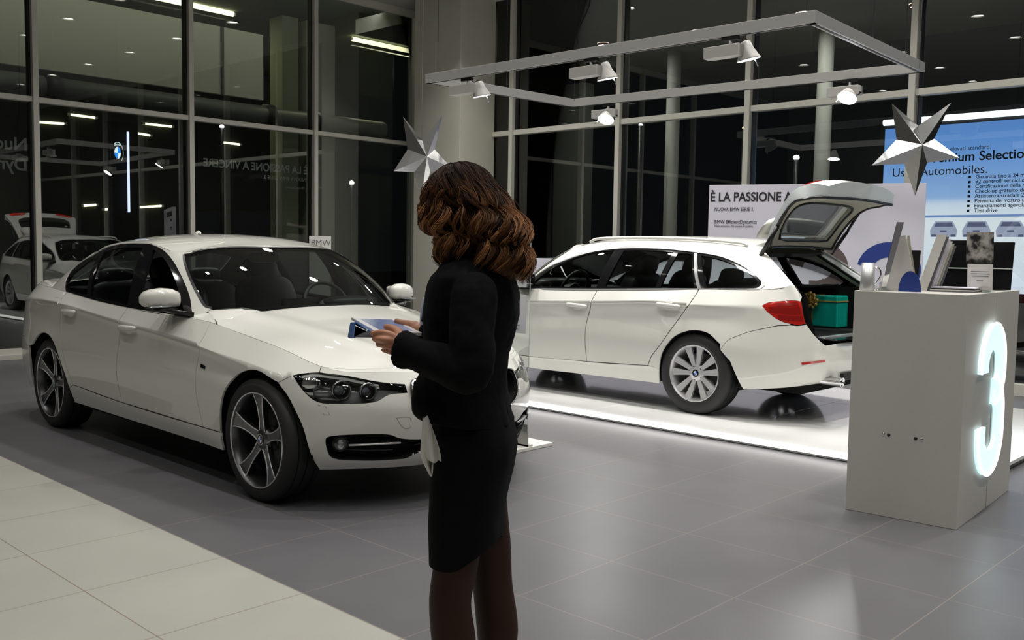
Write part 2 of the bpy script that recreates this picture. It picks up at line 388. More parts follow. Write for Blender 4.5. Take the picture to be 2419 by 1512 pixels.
# ================================================================== car surfaces
def nspl(t,Y):
    """natural cubic spline through Y(t); returns evaluator"""
    t=np.asarray(t,float);Y=np.asarray(Y,float);n=len(t);h=np.diff(t)
    A=np.zeros((n,n));B=np.zeros((n,)+Y.shape[1:]);A[0,0]=A[-1,-1]=1
    for i in range(1,n-1):
        A[i,i-1]=h[i-1];A[i,i]=2*(h[i-1]+h[i]);A[i,i+1]=h[i]
        B[i]=6*((Y[i+1]-Y[i])/h[i]-(Y[i]-Y[i-1])/h[i-1])
    M=np.linalg.solve(A,B.reshape(n,-1)).reshape(Y.shape)
    def ev(x):
        x=np.clip(np.asarray(x,float),t[0],t[-1]);i=np.clip(np.searchsorted(t,x)-1,0,n-2)
        hh=h[i];a=(t[i+1]-x)/hh;b=(x-t[i])/hh
        e=lambda v:v.reshape(v.shape+(1,)*(Y.ndim-1))
        return e(a)*Y[i]+e(b)*Y[i+1]+(e(a**3-a)*M[i]+e(b**3-b)*M[i+1])*e(hh**2)/6
    return ev
class Net:
    """P[i][j] control points (columns i along the car, rows j upward). u in 0..nc-1, v in 0..nr-1. piecewise spline in v with optional crease rows"""
    def __init__(s,P,crease=()):
        s.P=np.array(P,float);s.nc,s.nr=s.P.shape[:2]
        d=np.linalg.norm(np.diff(s.P,axis=0),axis=2).mean(1);s.tu=np.concatenate([[0],np.cumsum(d)])
        d=np.linalg.norm(np.diff(s.P,axis=1),axis=2).mean(0);s.tv=np.concatenate([[0],np.cumsum(d)])
        s.eu=nspl(s.tu,s.P);s.cr=[0]+[c for c in crease]+[s.nr-1]
    def __call__(s,u,v):
        u=np.asarray(u,float);v=np.asarray(v,float)
        tu=np.interp(u,np.arange(s.nc),s.tu);tv=np.interp(v,np.arange(s.nr),s.tv)
        rows=s.eu(tu)  # N,nr,3
        out=np.zeros(u.shape+(3,))
        for a,b in zip(s.cr[:-1],s.cr[1:]):
            m=(v>=a)&(v<=b) if b==s.nr-1 else (v>=a)&(v<b)
            if not m.any():continue
            R=np.moveaxis(rows[m],1,0); t=s.tv[a:b+1]; n=b-a+1
            if n==2:
                w=((tv[m]-t[0])/(t[1]-t[0]))[:,None];out[m]=(1-w)*R[a]+w*R[b];continue
            Y=R[a:b+1];h=np.diff(t);A=np.zeros((n,n));B=np.zeros_like(Y);A[0,0]=A[-1,-1]=1
            for i in range(1,n-1):
                A[i,i-1]=h[i-1];A[i,i]=2*(h[i-1]+h[i]);A[i,i+1]=h[i]
                B[i]=6*((Y[i+1]-Y[i])/h[i]-(Y[i]-Y[i-1])/h[i-1])
            M=np.linalg.solve(A,B.reshape(n,-1)).reshape(Y.shape)
            x=tv[m];i=np.clip(np.searchsorted(t,x)-1,0,n-2);k=np.arange(len(x));hh=h[i][:,None]
            aa=(t[i+1]-x)[:,None]/hh;bb=(x-t[i])[:,None]/hh
            out[m]=aa*Y[i,k]+bb*Y[i+1,k]+((aa**3-aa)*M[i,k]+(bb**3-bb)*M[i+1,k])*hh**2/6
        return out
# ---------------- F30-like front/side: rows bottom->top, half-body y>0
# each column: list of (x,y,z) for rows r0..r6
LOW_FRONT=[
 [(.675,0,.215),(.725,0,.28),(.758,0,.38),(.772,0,.49),(.760,0,.58),(.733,0,.645),(.685,0,.700)],
 [(.655,.22,.215),(.708,.22,.28),(.742,.22,.38),(.756,.22,.49),(.744,.22,.58),(.716,.22,.647),(.666,.22,.703)],
 [(.575,.45,.215),(.63,.45,.28),(.665,.45,.38),(.68,.45,.49),(.668,.45,.58),(.638,.45,.655),(.585,.45,.715)],
 [(.46,.625,.215),(.515,.635,.28),(.545,.64,.38),(.557,.64,.49),(.545,.64,.585),(.515,.635,.655),(.474,.61,.716)],
 [(.35,.745,.213),(.39,.765,.28),(.415,.775,.38),(.425,.778,.49),(.412,.775,.595),(.388,.762,.680),(.36,.71,.742)],
 [(.21,.825,.213),(.24,.845,.28),(.255,.855,.38),(.26,.858,.49),(.255,.855,.605),(.235,.842,.700),(.19,.750,.788)],
 [(0,.862,.212),(0,.876,.28),(0,.888,.38),(0,.893,.49),(0,.888,.61),(0,.872,.728),(0,.765,.825)],
 [(-.35,.852,.212),(-.35,.866,.28),(-.35,.876,.38),(-.35,.884,.50),(-.35,.889,.63),(-.35,.878,.757),(-.35,.765,.868)],
]
LOW_SIDE=[
 [(-.62,.840,.212),(-.62,.866,.29),(-.62,.874,.38),(-.62,.884,.50),(-.62,.892,.64),(-.62,.886,.785),(-.62,.785,.908)],
 [(-1.0,.838,.215),(-1.0,.865,.30),(-1.0,.875,.38),(-1.0,.886,.50),(-1.0,.896,.655),(-1.0,.891,.815),(-1.0,.830,.924)],
 [(-1.5,.838,.218),(-1.5,.866,.31),(-1.5,.877,.39),(-1.5,.888,.50),(-1.5,.899,.66),(-1.5,.895,.848),(-1.5,.835,.936)],
 [(-2.0,.840,.222),(-2.0,.868,.32),(-2.0,.880,.40),(-2.0,.892,.51),(-2.0,.902,.68),(-2.0,.897,.882),(-2.0,.835,.957)],
 [(-2.45,.848,.227),(-2.45,.877,.33),(-2.45,.892,.41),(-2.45,.903,.52),(-2.45,.908,.70),(-2.45,.898,.912),(-2.45,.822,.985)],
]
LOW_REAR_SEDAN=[
 [(-2.81,.862,.23),(-2.81,.888,.32),(-2.81,.903,.41),(-2.81,.910,.52),(-2.81,.908,.70),(-2.81,.888,.915),(-2.81,.795,1.005)],
 [(-3.15,.845,.235),(-3.15,.870,.32),(-3.15,.885,.42),(-3.15,.891,.53),(-3.15,.885,.70),(-3.15,.860,.912),(-3.15,.76,1.02)],
 [(-3.45,.79,.24),(-3.45,.815,.33),(-3.46,.83,.43),(-3.46,.835,.54),(-3.46,.828,.70),(-3.45,.805,.905),(-3.45,.70,1.03)],
 [(-3.65,.68,.25),(-3.67,.71,.34),(-3.68,.725,.44),(-3.685,.728,.55),(-3.68,.715,.71),(-3.66,.690,.90),(-3.64,.60,1.04)],
 [(-3.75,.45,.25),(-3.785,.46,.35),(-3.80,.46,.45),(-3.81,.46,.56),(-3.80,.46,.72),(-3.78,.45,.90),(-3.76,.42,1.055)],
 [(-3.78,0,.25),(-3.825,0,.35),(-3.84,0,.45),(-3.848,0,.56),(-3.84,0,.72),(-3.82,0,.90),(-3.80,0,1.065)],
]
def _crease(C, st):
    out=[]
    for c,s in zip(C,st):
        c=[list(p) for p in c]
        p5,p4,p3=c[5],c[4],c[3]
        q4=[p4[0]+(p5[0]-p4[0])*0,p5[1]-.013,p5[2]-.042]; q3=[p3[0],(p3[1]+p4[1])/2+.004,p3[2]+.075]
        c[4]=[p4[k]+(q4[k]-p4[k])*s for k in range(3)]; c[3]=[p3[k]+(q3[k]-p3[k])*s for k in range(3)]
        out.append([tuple(p) for p in c])
    return out
LOW_FRONT=_crease(LOW_FRONT,[0,0,0,0,0,0,.35,.8]); LOW_SIDE=_crease(LOW_SIDE,[1]*5); LOW_REAR_SEDAN=_crease(LOW_REAR_SEDAN,[1,.8,.4,0,0,0])
LOW_SIDE_W=[[(p[0],p[1],p[2]-(.02 if k<3 and i>0 else .0)+(-.009*i if k in (4,5) else (-.005*i if k==3 else 0))) for k,p in enumerate(c)] for i,c in enumerate(LOW_SIDE)]
LOW_REAR_WAGON=[
 [(-2.81,.862,.215),(-2.81,.888,.30),(-2.81,.903,.40),(-2.81,.910,.52),(-2.81,.908,.69),(-2.81,.890,.868),(-2.81,.815,1.0)],
 [(-3.12,.850,.235),(-3.12,.872,.31),(-3.12,.886,.41),(-3.12,.892,.53),(-3.12,.888,.69),(-3.12,.868,.880),(-3.12,.80,1.008)],
 [(-3.38,.80,.262),(-3.38,.825,.33),(-3.39,.842,.42),(-3.39,.850,.54),(-3.39,.845,.70),(-3.38,.826,.888),(-3.36,.775,1.02)],
 [(-3.58,.70,.29),(-3.61,.735,.34),(-3.63,.757,.43),(-3.635,.768,.54),(-3.62,.767,.70),(-3.58,.762,.89),(-3.50,.735,1.04)],
 [(-3.68,.60,.31),(-3.735,.63,.35),(-3.765,.655,.44),(-3.775,.672,.54),(-3.75,.692,.70),(-3.68,.71,.89),(-3.57,.71,1.05)],
 [(-3.76,.38,.32),(-3.82,.40,.36),(-3.85,.41,.45),(-3.86,.41,.545),(-3.815,.415,.64),(-3.80,.415,.645),(-3.79,.415,.65)],
 [(-3.78,0,.32),(-3.84,0,.36),(-3.865,0,.45),(-3.872,0,.545),(-3.83,0,.64),(-3.81,0,.645),(-3.80,0,.65)],
]
LOW_REAR_WAGON=_crease(LOW_REAR_WAGON,[1,.8,.4,0,0,0,0])
# greenhouse: columns (bottom, mid, top)
def gh(b,t,bul):
    b=np.array(b,float);t=np.array(t,float);d=t-b
    out=[]
    for k,w in enumerate((0,.33,.67,1)):
        p=b+d*w; p=p+np.array(bul)*(4*w*(1-w)); out.append(tuple(p))
    return out
GH_SEDAN=[
 gh((-.50,0,.985),(-1.17,0,1.350),(-.02,0,.035)),
 gh((-.53,.35,.980),(-1.18,.30,1.345),(-.02,.0,.035)),
 gh((-.63,.57,.968),(-1.23,.50,1.326),(-.01,.01,.03)),
 gh((-.765,.70,.950),(-1.285,.600,1.300),(.01,.02,.015)),
 gh((-.84,.775,.930),(-1.36,.640,1.305),(0,.022,.0)),
 gh((-1.05,.826,.926),(-1.54,.655,1.342),(0,.028,0)),
 gh((-1.5,.835,.936),(-1.76,.660,1.360),(0,.03,0)),
 gh((-2.0,.835,.957),(-2.05,.655,1.358),(0,.03,0)),
 gh((-2.45,.822,.985),(-2.38,.638,1.325),(0,.028,0)),
 gh((-2.85,.790,1.005),(-2.60,.610,1.285),(0,.02,.005)),
 gh((-3.12,.720,1.02),(-2.70,.570,1.285),(0,.01,.01)),
 gh((-3.26,.50,1.05),(-2.74,.40,1.315),(-.01,0,.015)),
 gh((-3.33,0,1.085),(-2.755,0,1.335),(-.01,0,.02)),
]
GH_WAGON=[
 gh((-.50,0,.985),(-1.17,0,1.355),(-.02,0,.035)),
 gh((-.53,.35,.980),(-1.18,.30,1.350),(-.02,.0,.035)),
 gh((-.63,.57,.968),(-1.23,.50,1.335),(-.01,.01,.03)),
 gh((-.765,.70,.950),(-1.285,.600,1.308),(.01,.02,.015)),
 gh((-.84,.775,.930),(-1.36,.640,1.318),(0,.022,.0)),
 gh((-1.05,.826,.926),(-1.54,.655,1.350),(0,.028,0)),
 gh((-1.5,.835,.936),(-1.76,.662,1.372),(0,.03,0)),
 gh((-2.0,.835,.955),(-2.05,.660,1.380),(0,.03,0)),
 gh((-2.45,.826,.980),(-2.45,.652,1.375),(0,.028,0)),
 gh((-2.85,.812,1.0),(-2.80,.635,1.358),(0,.025,.0)),
 gh((-3.15,.797,1.010),(-3.00,.612,1.342),(0,.018,.0)),
 gh((-3.36,.775,1.02),(-3.12,.590,1.330),(0,.012,.0)),
 gh((-3.50,.735,1.04),(-3.175,.565,1.326),(-.01,.01,.0)),
 gh((-3.57,.71,1.05),(-3.19,.54,1.328),(-.01,.005,.0)),
]
def roofz(x): # centreline
    return np.interp(x,[-4,-3.0,-2.745,-2.5,-2.2,-1.95,-1.7,-1.5,-1.27,-1.0],[1.2,1.28,1.335,1.385,1.418,1.429,1.427,1.415,1.390,1.33])
# ------------------------------------------------------------------ panels cut out of a car surface
def prep(net, nu=None, nv=46):
    nu = nu or net.nc*9
    u = np.linspace(0, net.nc-1, nu); v = np.linspace(0, net.nr-1, nv); A, B = np.meshgrid(u, v, indexing='ij')
    net.g = (net(A.ravel(), B.ravel()), A.ravel(), B.ravel()); return net
def inv(net, p):
    """surface parameters of a point (x,y,z); y None = seen from the side; ('u',u,v) = given"""
    if p[0] == 'u': return (float(p[1]), float(p[2]))
    G, gu, gv = net.g
    w = np.array([1., 0. if p[1] is None else 1., 1.]); q = np.array([p[0], 0 if p[1] is None else p[1], p[2]], float)
    pen = 0 if p[1] is not None else np.where(G[:, 1] > .45, 0, 10)
    i = int(np.argmin((((G-q)**2)*w).sum(1)+pen)); u, v = gu[i], gv[i]
    for _ in range(5):
        e = 1e-3; uu = np.array([u, min(u+e, net.nc-1), u]); vv = np.array([v, v, min(v+e, net.nr-1)])
        if uu[1] == u: uu[1] = u-e
        if vv[2] == v: vv[2] = v-e
        S = net(uu, vv); Ju = (S[1]-S[0])/(uu[1]-u); Jv = (S[2]-S[0])/(vv[2]-v); r = (q-S[0])*w
        J = np.stack([Ju*w, Jv*w], 1); H = J.T@J+1e-7*np.eye(2); d = np.linalg.solve(H, J.T@r)
        d = np.clip(d, -.5, .5); u = float(np.clip(u+d[0], 0, net.nc-1)); v = float(np.clip(v+d[1], 0, net.nr-1))
    return (u, v)
def toab(net, u, v): return np.interp(u, np.arange(net.nc), net.tu), np.interp(v, np.arange(net.nr), net.tv)
def touv(net, a, b): return np.interp(a, net.tu, np.arange(net.nc)), np.interp(b, net.tv, np.arange(net.nr))
def poly(net, segs, n=6, step=.03):
    """closed polygon in (a,b); each segment is splined, the joints stay sharp"""
    out = []
    for sg in segs:
        ab = [toab(net, *inv(net, p)) for p in sg]
        c = crv(ab, n) if len(ab) > 2 else [list(map(float, q)) for q in ab]
        out += c
    # drop doubles, refine long edges
    res = []
    for i, p in enumerate(out):
        q = out[(i+1) % len(out)]; d = math.hypot(q[0]-p[0], q[1]-p[1])
        if d < 1e-4: continue
        k = max(1, int(math.ceil(d/step)))
        for j in range(k): res.append((p[0]+(q[0]-p[0])*j/k, p[1]+(q[1]-p[1])*j/k))
    return res
def area(P): return .5*sum(P[i][0]*P[(i+1) % len(P)][1]-P[(i+1) % len(P)][0]*P[i][1] for i in range(len(P)))
def inset(P, d):
    s = 1 if area(P) > 0 else -1; n = len(P); R = []
    for i in range(n):
        a, p, c = P[i-1], P[i], P[(i+1) % n]
        e1 = np.array([p[0]-a[0], p[1]-a[1]]); e2 = np.array([c[0]-p[0], c[1]-p[1]])
        n1 = np.array([-e1[1], e1[0]])/(np.linalg.norm(e1)+1e-9)*s; n2 = np.array([-e2[1], e2[0]])/(np.linalg.norm(e2)+1e-9)*s
        m = n1+n2; L = np.linalg.norm(m)
        if L < .3: R.append(p); continue
        m /= L; k = d/max(.5, float(m@n1)); R.append((p[0]+m[0]*k, p[1]+m[1]*k))
    return R
def pip(P, Q):
    P = np.asarray(P); x, y = Q[:, 0], Q[:, 1]; c = np.zeros(len(Q), bool); n = len(P)
    for i in range(n):
        x1, y1 = P[i-1]; x2, y2 = P[i]
        if y1 == y2: continue
        m = ((y1 > y) != (y2 > y)) & (x < (x2-x1)*(y-y1)/(y2-y1)+x1); c ^= m
    return c
def surf(net, a, b, off=0):
    u, v = touv(net, a, b); S = net(u, v); e = 2e-3
    u1 = np.clip(u+e, 0, net.nc-1); u0 = np.clip(u-e, 0, net.nc-1); v1 = np.clip(v+e, 0, net.nr-1); v0 = np.clip(v-e, 0, net.nr-1)
    for c in net.cr[1:-1]: v1 = np.where((v < c) & (v1 >= c), v, v1); v0 = np.where((v >= c) & (v0 < c), v, v0)
    v1 = np.where((v1 == v) & (v0 == v), v, v1)
    N_ = np.cross(net(u1, v)-net(u0, v), net(u, v1)-net(u, v0)); L = np.linalg.norm(N_, axis=1, keepdims=True); L[L < 1e-12] = 1; N_ = N_/L
    if getattr(net, 'half', True):
        m = np.abs(S[:, 1]) < 2e-3; N_[m, 1] = 0
        L = np.linalg.norm(N_, axis=1, keepdims=True); L[L < 1e-9] = 1; N_ /= L
    return S+N_*off, N_
def panel(mb, net, P, m, holes=(), off=0, step=.03, rim=.012, gap=0, sides=(1,), rim_m=None):
    if gap:
        P0 = P; P = inset(P, gap)
        if getattr(net, 'half', True):      # no gap along the centre line
            A0 = np.array(P0); S0, _ = surf(net, A0[:, 0], A0[:, 1]); Q = []
            for (a0, b0), (a1, b1), s0 in zip(P0, P, S0):
                if abs(s0[1]) < 2e-3:
                    if a0 < 1e-4 or a0 > net.tu[-1]-1e-4: a1 = a0
                    if b0 > net.tv[-1]-1e-4 and abs(net.P[len(net.P)//2, -1, 1]) < 1e-6: b1 = b0
                Q.append((a1, b1))
            P = Q
    loops = [P]+[list(h) for h in holes]
    V = []; E = []
    for L in loops:
        o = len(V); V += L; E += [(o+i, o+(i+1) % len(L)) for i in range(len(L))]
    nb = len(V); A = np.array(P); lo, hi = A.min(0), A.max(0)
    ga = np.arange(lo[0]+step/2, hi[0], step); gb = np.arange(lo[1]+step/2, hi[1], step)
    if len(ga) and len(gb):
        X, Y = np.meshgrid(ga, gb); Y = Y+0; X = X+((np.arange(len(gb)) % 2)*step*.5)[:, None]; Q = np.stack([X.ravel(), Y.ravel()], 1)
        ins = pip(P, Q)
        for h in holes: ins &= ~pip(h, Q)
        Q = Q[ins]
        B = np.array(V)
        if len(Q):
            keep = np.ones(len(Q), bool)
            for i0 in range(0, len(Q), 500):
                d = ((Q[i0:i0+500, None]-B[None])**2).sum(2).min(1); keep[i0:i0+500] = d > (step*.42)**2
            V += [tuple(q) for q in Q[keep]]
    r = delaunay_2d_cdt([Vector(p) for p in V], E, [], 0, 1e-6)
    VV = np.array([tuple(p) for p in r[0]]); T = np.array([tuple(f) for f in r[2]])
    C = VV[T].mean(1); ok = pip(P, C)
    for h in holes: ok &= ~pip(h, C)
    T = T[ok]
    d1 = VV[T[:, 1]]-VV[T[:, 0]]; d2 = VV[T[:, 2]]-VV[T[:, 0]]; fl = (d1[:, 0]*d2[:, 1]-d1[:, 1]*d2[:, 0]) < 0; T[fl] = T[fl][:, ::-1]
    S, Nn = surf(net, VV[:, 0], VV[:, 1], off)
    for sd in sides:
        k = np.array([1, sd, 1]); F_ = T if sd > 0 else T[:, ::-1]
        mb.add(S*k, [tuple(map(int, f)) for f in F_], m, True, Nn*k)
    if rim:
        for li, L in enumerate(loops):
            B = np.array(L); S, Nn = surf(net, B[:, 0], B[:, 1], off); n = len(L)
            for sd in sides:
                k = np.array([1, sd, 1]); top = S*k; bot = (S-Nn*rim)*k; fs = []
                for i in range(n):
                    j = (i+1) % n
                    if getattr(net, 'half', True) and abs(S[i, 1]) < 2e-3 and abs(S[j, 1]) < 2e-3: continue
                    fs.append((i, j, j+n, i+n))
                mb.add(list(top)+list(bot), fs, rim_m or m, False)
def strip(mb, net, path, w, m, off=.002, sides=(1,), h=.004, n=6):
    """raised moulding following a path on the surface"""
    ab = [toab(net, *inv(net, p)) for p in path]; c = crv(ab, n) if len(ab) > 2 else ab
    c = [tuple(p) for p in c]; L = ribbon(c, w)
    k = len(c); A = np.array(L); T_, N1 = surf(net, A[:, 0], A[:, 1], off+h); Bt, _ = surf(net, A[:, 0], A[:, 1], off-.004)
    for sd in sides:
        kk = np.array([1, sd, 1]); V = list(T_*kk)+list(Bt*kk); nn = 2*k; fs = []
        for i in range(k-1):
            a, b, cc, d = i, i+1, nn-2-i, nn-1-i
            fs.append((a, b, cc, d))
        for i in range(nn): fs.append((i, (i+1) % nn, (i+1) % nn+nn, i+nn))
        mb.add(V, fs, m, False)
class CapNet:
    """patch between a ring row and the centre line (bonnet, roof)"""
    half = True
# ------------------------------------------------------------------ wheels
def roundel(mb, c, r, axis='Y', s=1, rot=None):
    """blue and white quartered badge with a black ring; faces s*axis"""
    def f(pts, d):
        out = []
        for a, b in pts:
            p = Vector((a, s*d, b)) if axis == 'Y' else (Vector((s*d, a, b)) if axis == 'X' else Vector((a, b, s*d)))
            if rot is not None: p = rot @ Vector((a, b, d))
            out.append(p+Vector(c))
        return out
    def disc(r0, r1, a0, a1, d, m, n=12):
        P = [(r1*math.cos(a0+(a1-a0)*i/n), r1*math.sin(a0+(a1-a0)*i/n)) for i in range(n+1)]
        Q = [(r0*math.cos(a0+(a1-a0)*i/n), r0*math.sin(a0+(a1-a0)*i/n)) for i in range(n+1)]
        V = f(P, d)+f(Q, d); mb.add(V, [(i, i+1, n+2+i, n+1+i) for i in range(n)], m)
    disc(.93*r, r, 0, 2*PI, .0, M['chrome'], 32); disc(.60*r, .93*r, 0, 2*PI, .0005, M['black_gloss'], 32)
    for q in range(4): disc(0, .60*r, q*PI/2, (q+1)*PI/2, .001, M['bmw_blue'] if q % 2 else M['white'])
def make_wheel(parent, loc, side, style, rot0=0):
    w = empty('wheel', loc); w.parent = parent
    if side < 0: w.rotation_euler = (0, 0, PI)
    rr = .254 if style == 'star' else .228; W2 = .108
    t = MB(); R = .328
    prof = [(rr-.004, W2-.012), (rr+.006, W2), (rr+.03, W2+.009), (R-.03, W2+.004), (R-.008, W2-.012), (R, W2-.035), (R, -W2+.035), (R-.008, -W2+.012), (R-.03, -W2-.004), (rr+.006, -W2), (rr-.004, -W2+.012)]
    t.lathe(prof, M['rubber'], axis='Y', n=64)
    for k in (-.5, 0, .5):
        t.lathe([(R+.0005, k*.11+.004), (R+.0005, k*.11-.004)], M['black_matte'], axis='Y', n=64)
    t.build('tire', w)
    r = MB()
    r.lathe([(rr-.006, W2-.002), (rr, W2+.002), (rr+.002, W2-.004)], M['alloy_bright'], axis='Y', n=64)
    r.lathe([(rr-.006, W2-.002), (rr-.016, W2-.014), (rr-.022, W2-.05), (rr-.03, -.08), (rr-.012, -W2)], M['alloy_dark'] if style == 'star' else M['alloy'], axis='Y', n=64)
    yf = W2-.02
    def spoke(a, prof_w, y0, y1, m, medge=None, y_in=.03, skew=0.0):
        """prof_w: list of (radius, halfwidth)"""
        ca, sa = math.cos(a), math.sin(a); n = len(prof_w); V = []
        for i, (rd, hw) in enumerate(prof_w):
            tt = i/(n-1); y = y0+(y1-y0)*tt**1.5; sk = skew*tt
            for s_, yy in ((-1, y-y_in), (-1, y), (1, y), (1, y-y_in)):
                lx, lz = rd, s_*hw+sk; V.append((lx*ca-lz*sa, yy, lx*sa+lz*ca))
        F2 = []
        for i in range(n-1):
            for j in range(3): F2.append((i*4+j, (i+1)*4+j, (i+1)*4+j+1, i*4+j+1))
            F2.append((i*4+3, (i+1)*4+3, (i+1)*4, i*4))
        r.add(V, F2, m)
        if medge:
            for s_ in (-1, 1):
                pts = []
                for i, (rd, hw) in enumerate(prof_w):
                    tt = i/(n-1); y = y0+(y1-y0)*tt**1.5; lx, lz = rd, s_*hw+skew*tt; pts.append((lx*ca-lz*sa, y+.001, lx*sa+lz*ca))
                r.tube(pts, .0042, medge, n=6, caps=False)
    if style == 'star':
        for k in range(5):
            spoke(rot0+k*2*PI/5, [(.045, .026), (.075, .021), (.11, .019), (.15, .021), (.19, .027), (.225, .037), (rr-.004, .048)], yf-.022, yf+.012, M['alloy_dark'], M['alloy_bright'])
        r.lathe([(0, yf-.012), (.034, yf-.012), (.05, yf-.018), (.062, yf-.03), (.064, yf-.05)], M['alloy_dark'], axis='Y', n=32)
        for k in range(5):
            a = rot0+(k+.5)*2*PI/5; r.lathe([(0, yf-.020), (.009, yf-.020)], M['black_matte'], c=(.048*math.cos(a), 0, .048*math.sin(a)), axis='Y', n=10)
    else:
        for k in range(10):
            spoke(rot0+k*2*PI/10, [(.05, .0155), (.09, .0185), (.14, .0225), (.18, .026), (rr-.005, .031)], yf-.018, yf+.004, M['alloy'], None, .022, .012 if k % 2 else -.012)
        r.lathe([(0, yf-.010), (.036, yf-.010), (.055, yf-.016), (.068, yf-.02), (.07, yf-.05)], M['alloy'], axis='Y', n=32)
        for k in range(5):
            a = rot0+(k+.5)*2*PI/5; r.lathe([(0, yf-.0155), (.010, yf-.0155)], M['black_matte'], c=(.05*math.cos(a), 0, .05*math.sin(a)), axis='Y', n=10)
    r.build('rim', w)
    d = MB(); d.lathe([(.06, .0), (.155, .0), (.16, -.01), (.155, -.022), (.06, -.022)], M['brake'], axis='Y', n=40); d.lathe([(.0, .01), (.065, .01), (.065, -.02)], M['brake'], axis='Y', n=24)
    d.box((-.13, .0, .04), (.07, .06, .16), M['dark_metal']); d.build('brake_disc', w)
    c = MB(); roundel(c, (0, yf-.008, 0), .030, 'Y', 1); c.build('center_cap', w)
    return w
def seat(parent, x, y, rear=False):
    s = MB(); L_ = M['leather']
    R = Matrix.Rotation(math.radians(-18), 3, 'Y')
    if not rear:
        s.blob((x+.22, y, .50), (.27, .25, .10), L_, (.5, .6)); s.blob((x-.10, y, .80), (.10, .245, .33), L_, (.45, .6), R)
        s.blob((x-.22, y, 1.165), (.055, .135, .095), L_, (.6, .7), R); s.tube([(x-.17, y-.05, 1.0), (x-.21, y-.05, 1.12)], .008, M['chrome'], 6); s.tube([(x-.17, y+.05, 1.0), (x-.21, y+.05, 1.12)], .008, M['chrome'], 6)
    else:
        s.blob((x+.2, 0, .52), (.27, .62, .10), L_, (.4, .3)); s.blob((x-.12, 0, .80), (.10, .62, .28), L_, (.4, .3), R)
        for yy in (-.36, .36): s.blob((x-.20, yy, 1.09), (.06, .14, .07), L_, (.5, .6), R)
    return s.build('seat', parent)
# ------------------------------------------------------------------ the two cars
def cap_net(edge, xc, zc, pw, rows=(0, .2, .4, .6, .8, 1), ridge=None, xp=1.0):
    P = []
    for (xe, ye, ze), x0, z0 in zip(edge, xc, zc):
        col = []
        for t in rows:
            z = ze+(z0-ze)*(1-(1-t)**pw)
            if ridge: z += ridge(xe+(x0-xe)*t, ye*(1-t), t)
            col.append((xe+(x0-xe)*t**xp, ye*(1-t), z))
        P.append(col)
    return prep(Net(P))
def S(*a): return [(p[0], None, p[1]) if len(p) == 2 else p for p in a]
def urow(u0, u1, v, k=8): return [('u', u0+(u1-u0)*i/k, v) for i in range(k+1)]
def ucol(u, v0, v1, k=4): return [('u', u, v0+(v1-v0)*i/k) for i in range(k+1)]
def wall(mb, net, P, d0, d1, m, sides=(1, -1)):
    B = np.array(P); S0, Nn = surf(net, B[:, 0], B[:, 1], 0); n = len(P)
    for sd in sides:
        k = np.array([1, sd, 1])
        fs = [(i, (i+1) % n, (i+1) % n+n, i+n) for i in range(n) if not (abs(S0[i, 1]) < 2e-3 and abs(S0[(i+1) % n, 1]) < 2e-3)]
        mb.add(list((S0+Nn*d0)*k)+list((S0+Nn*d1)*k), fs, m)
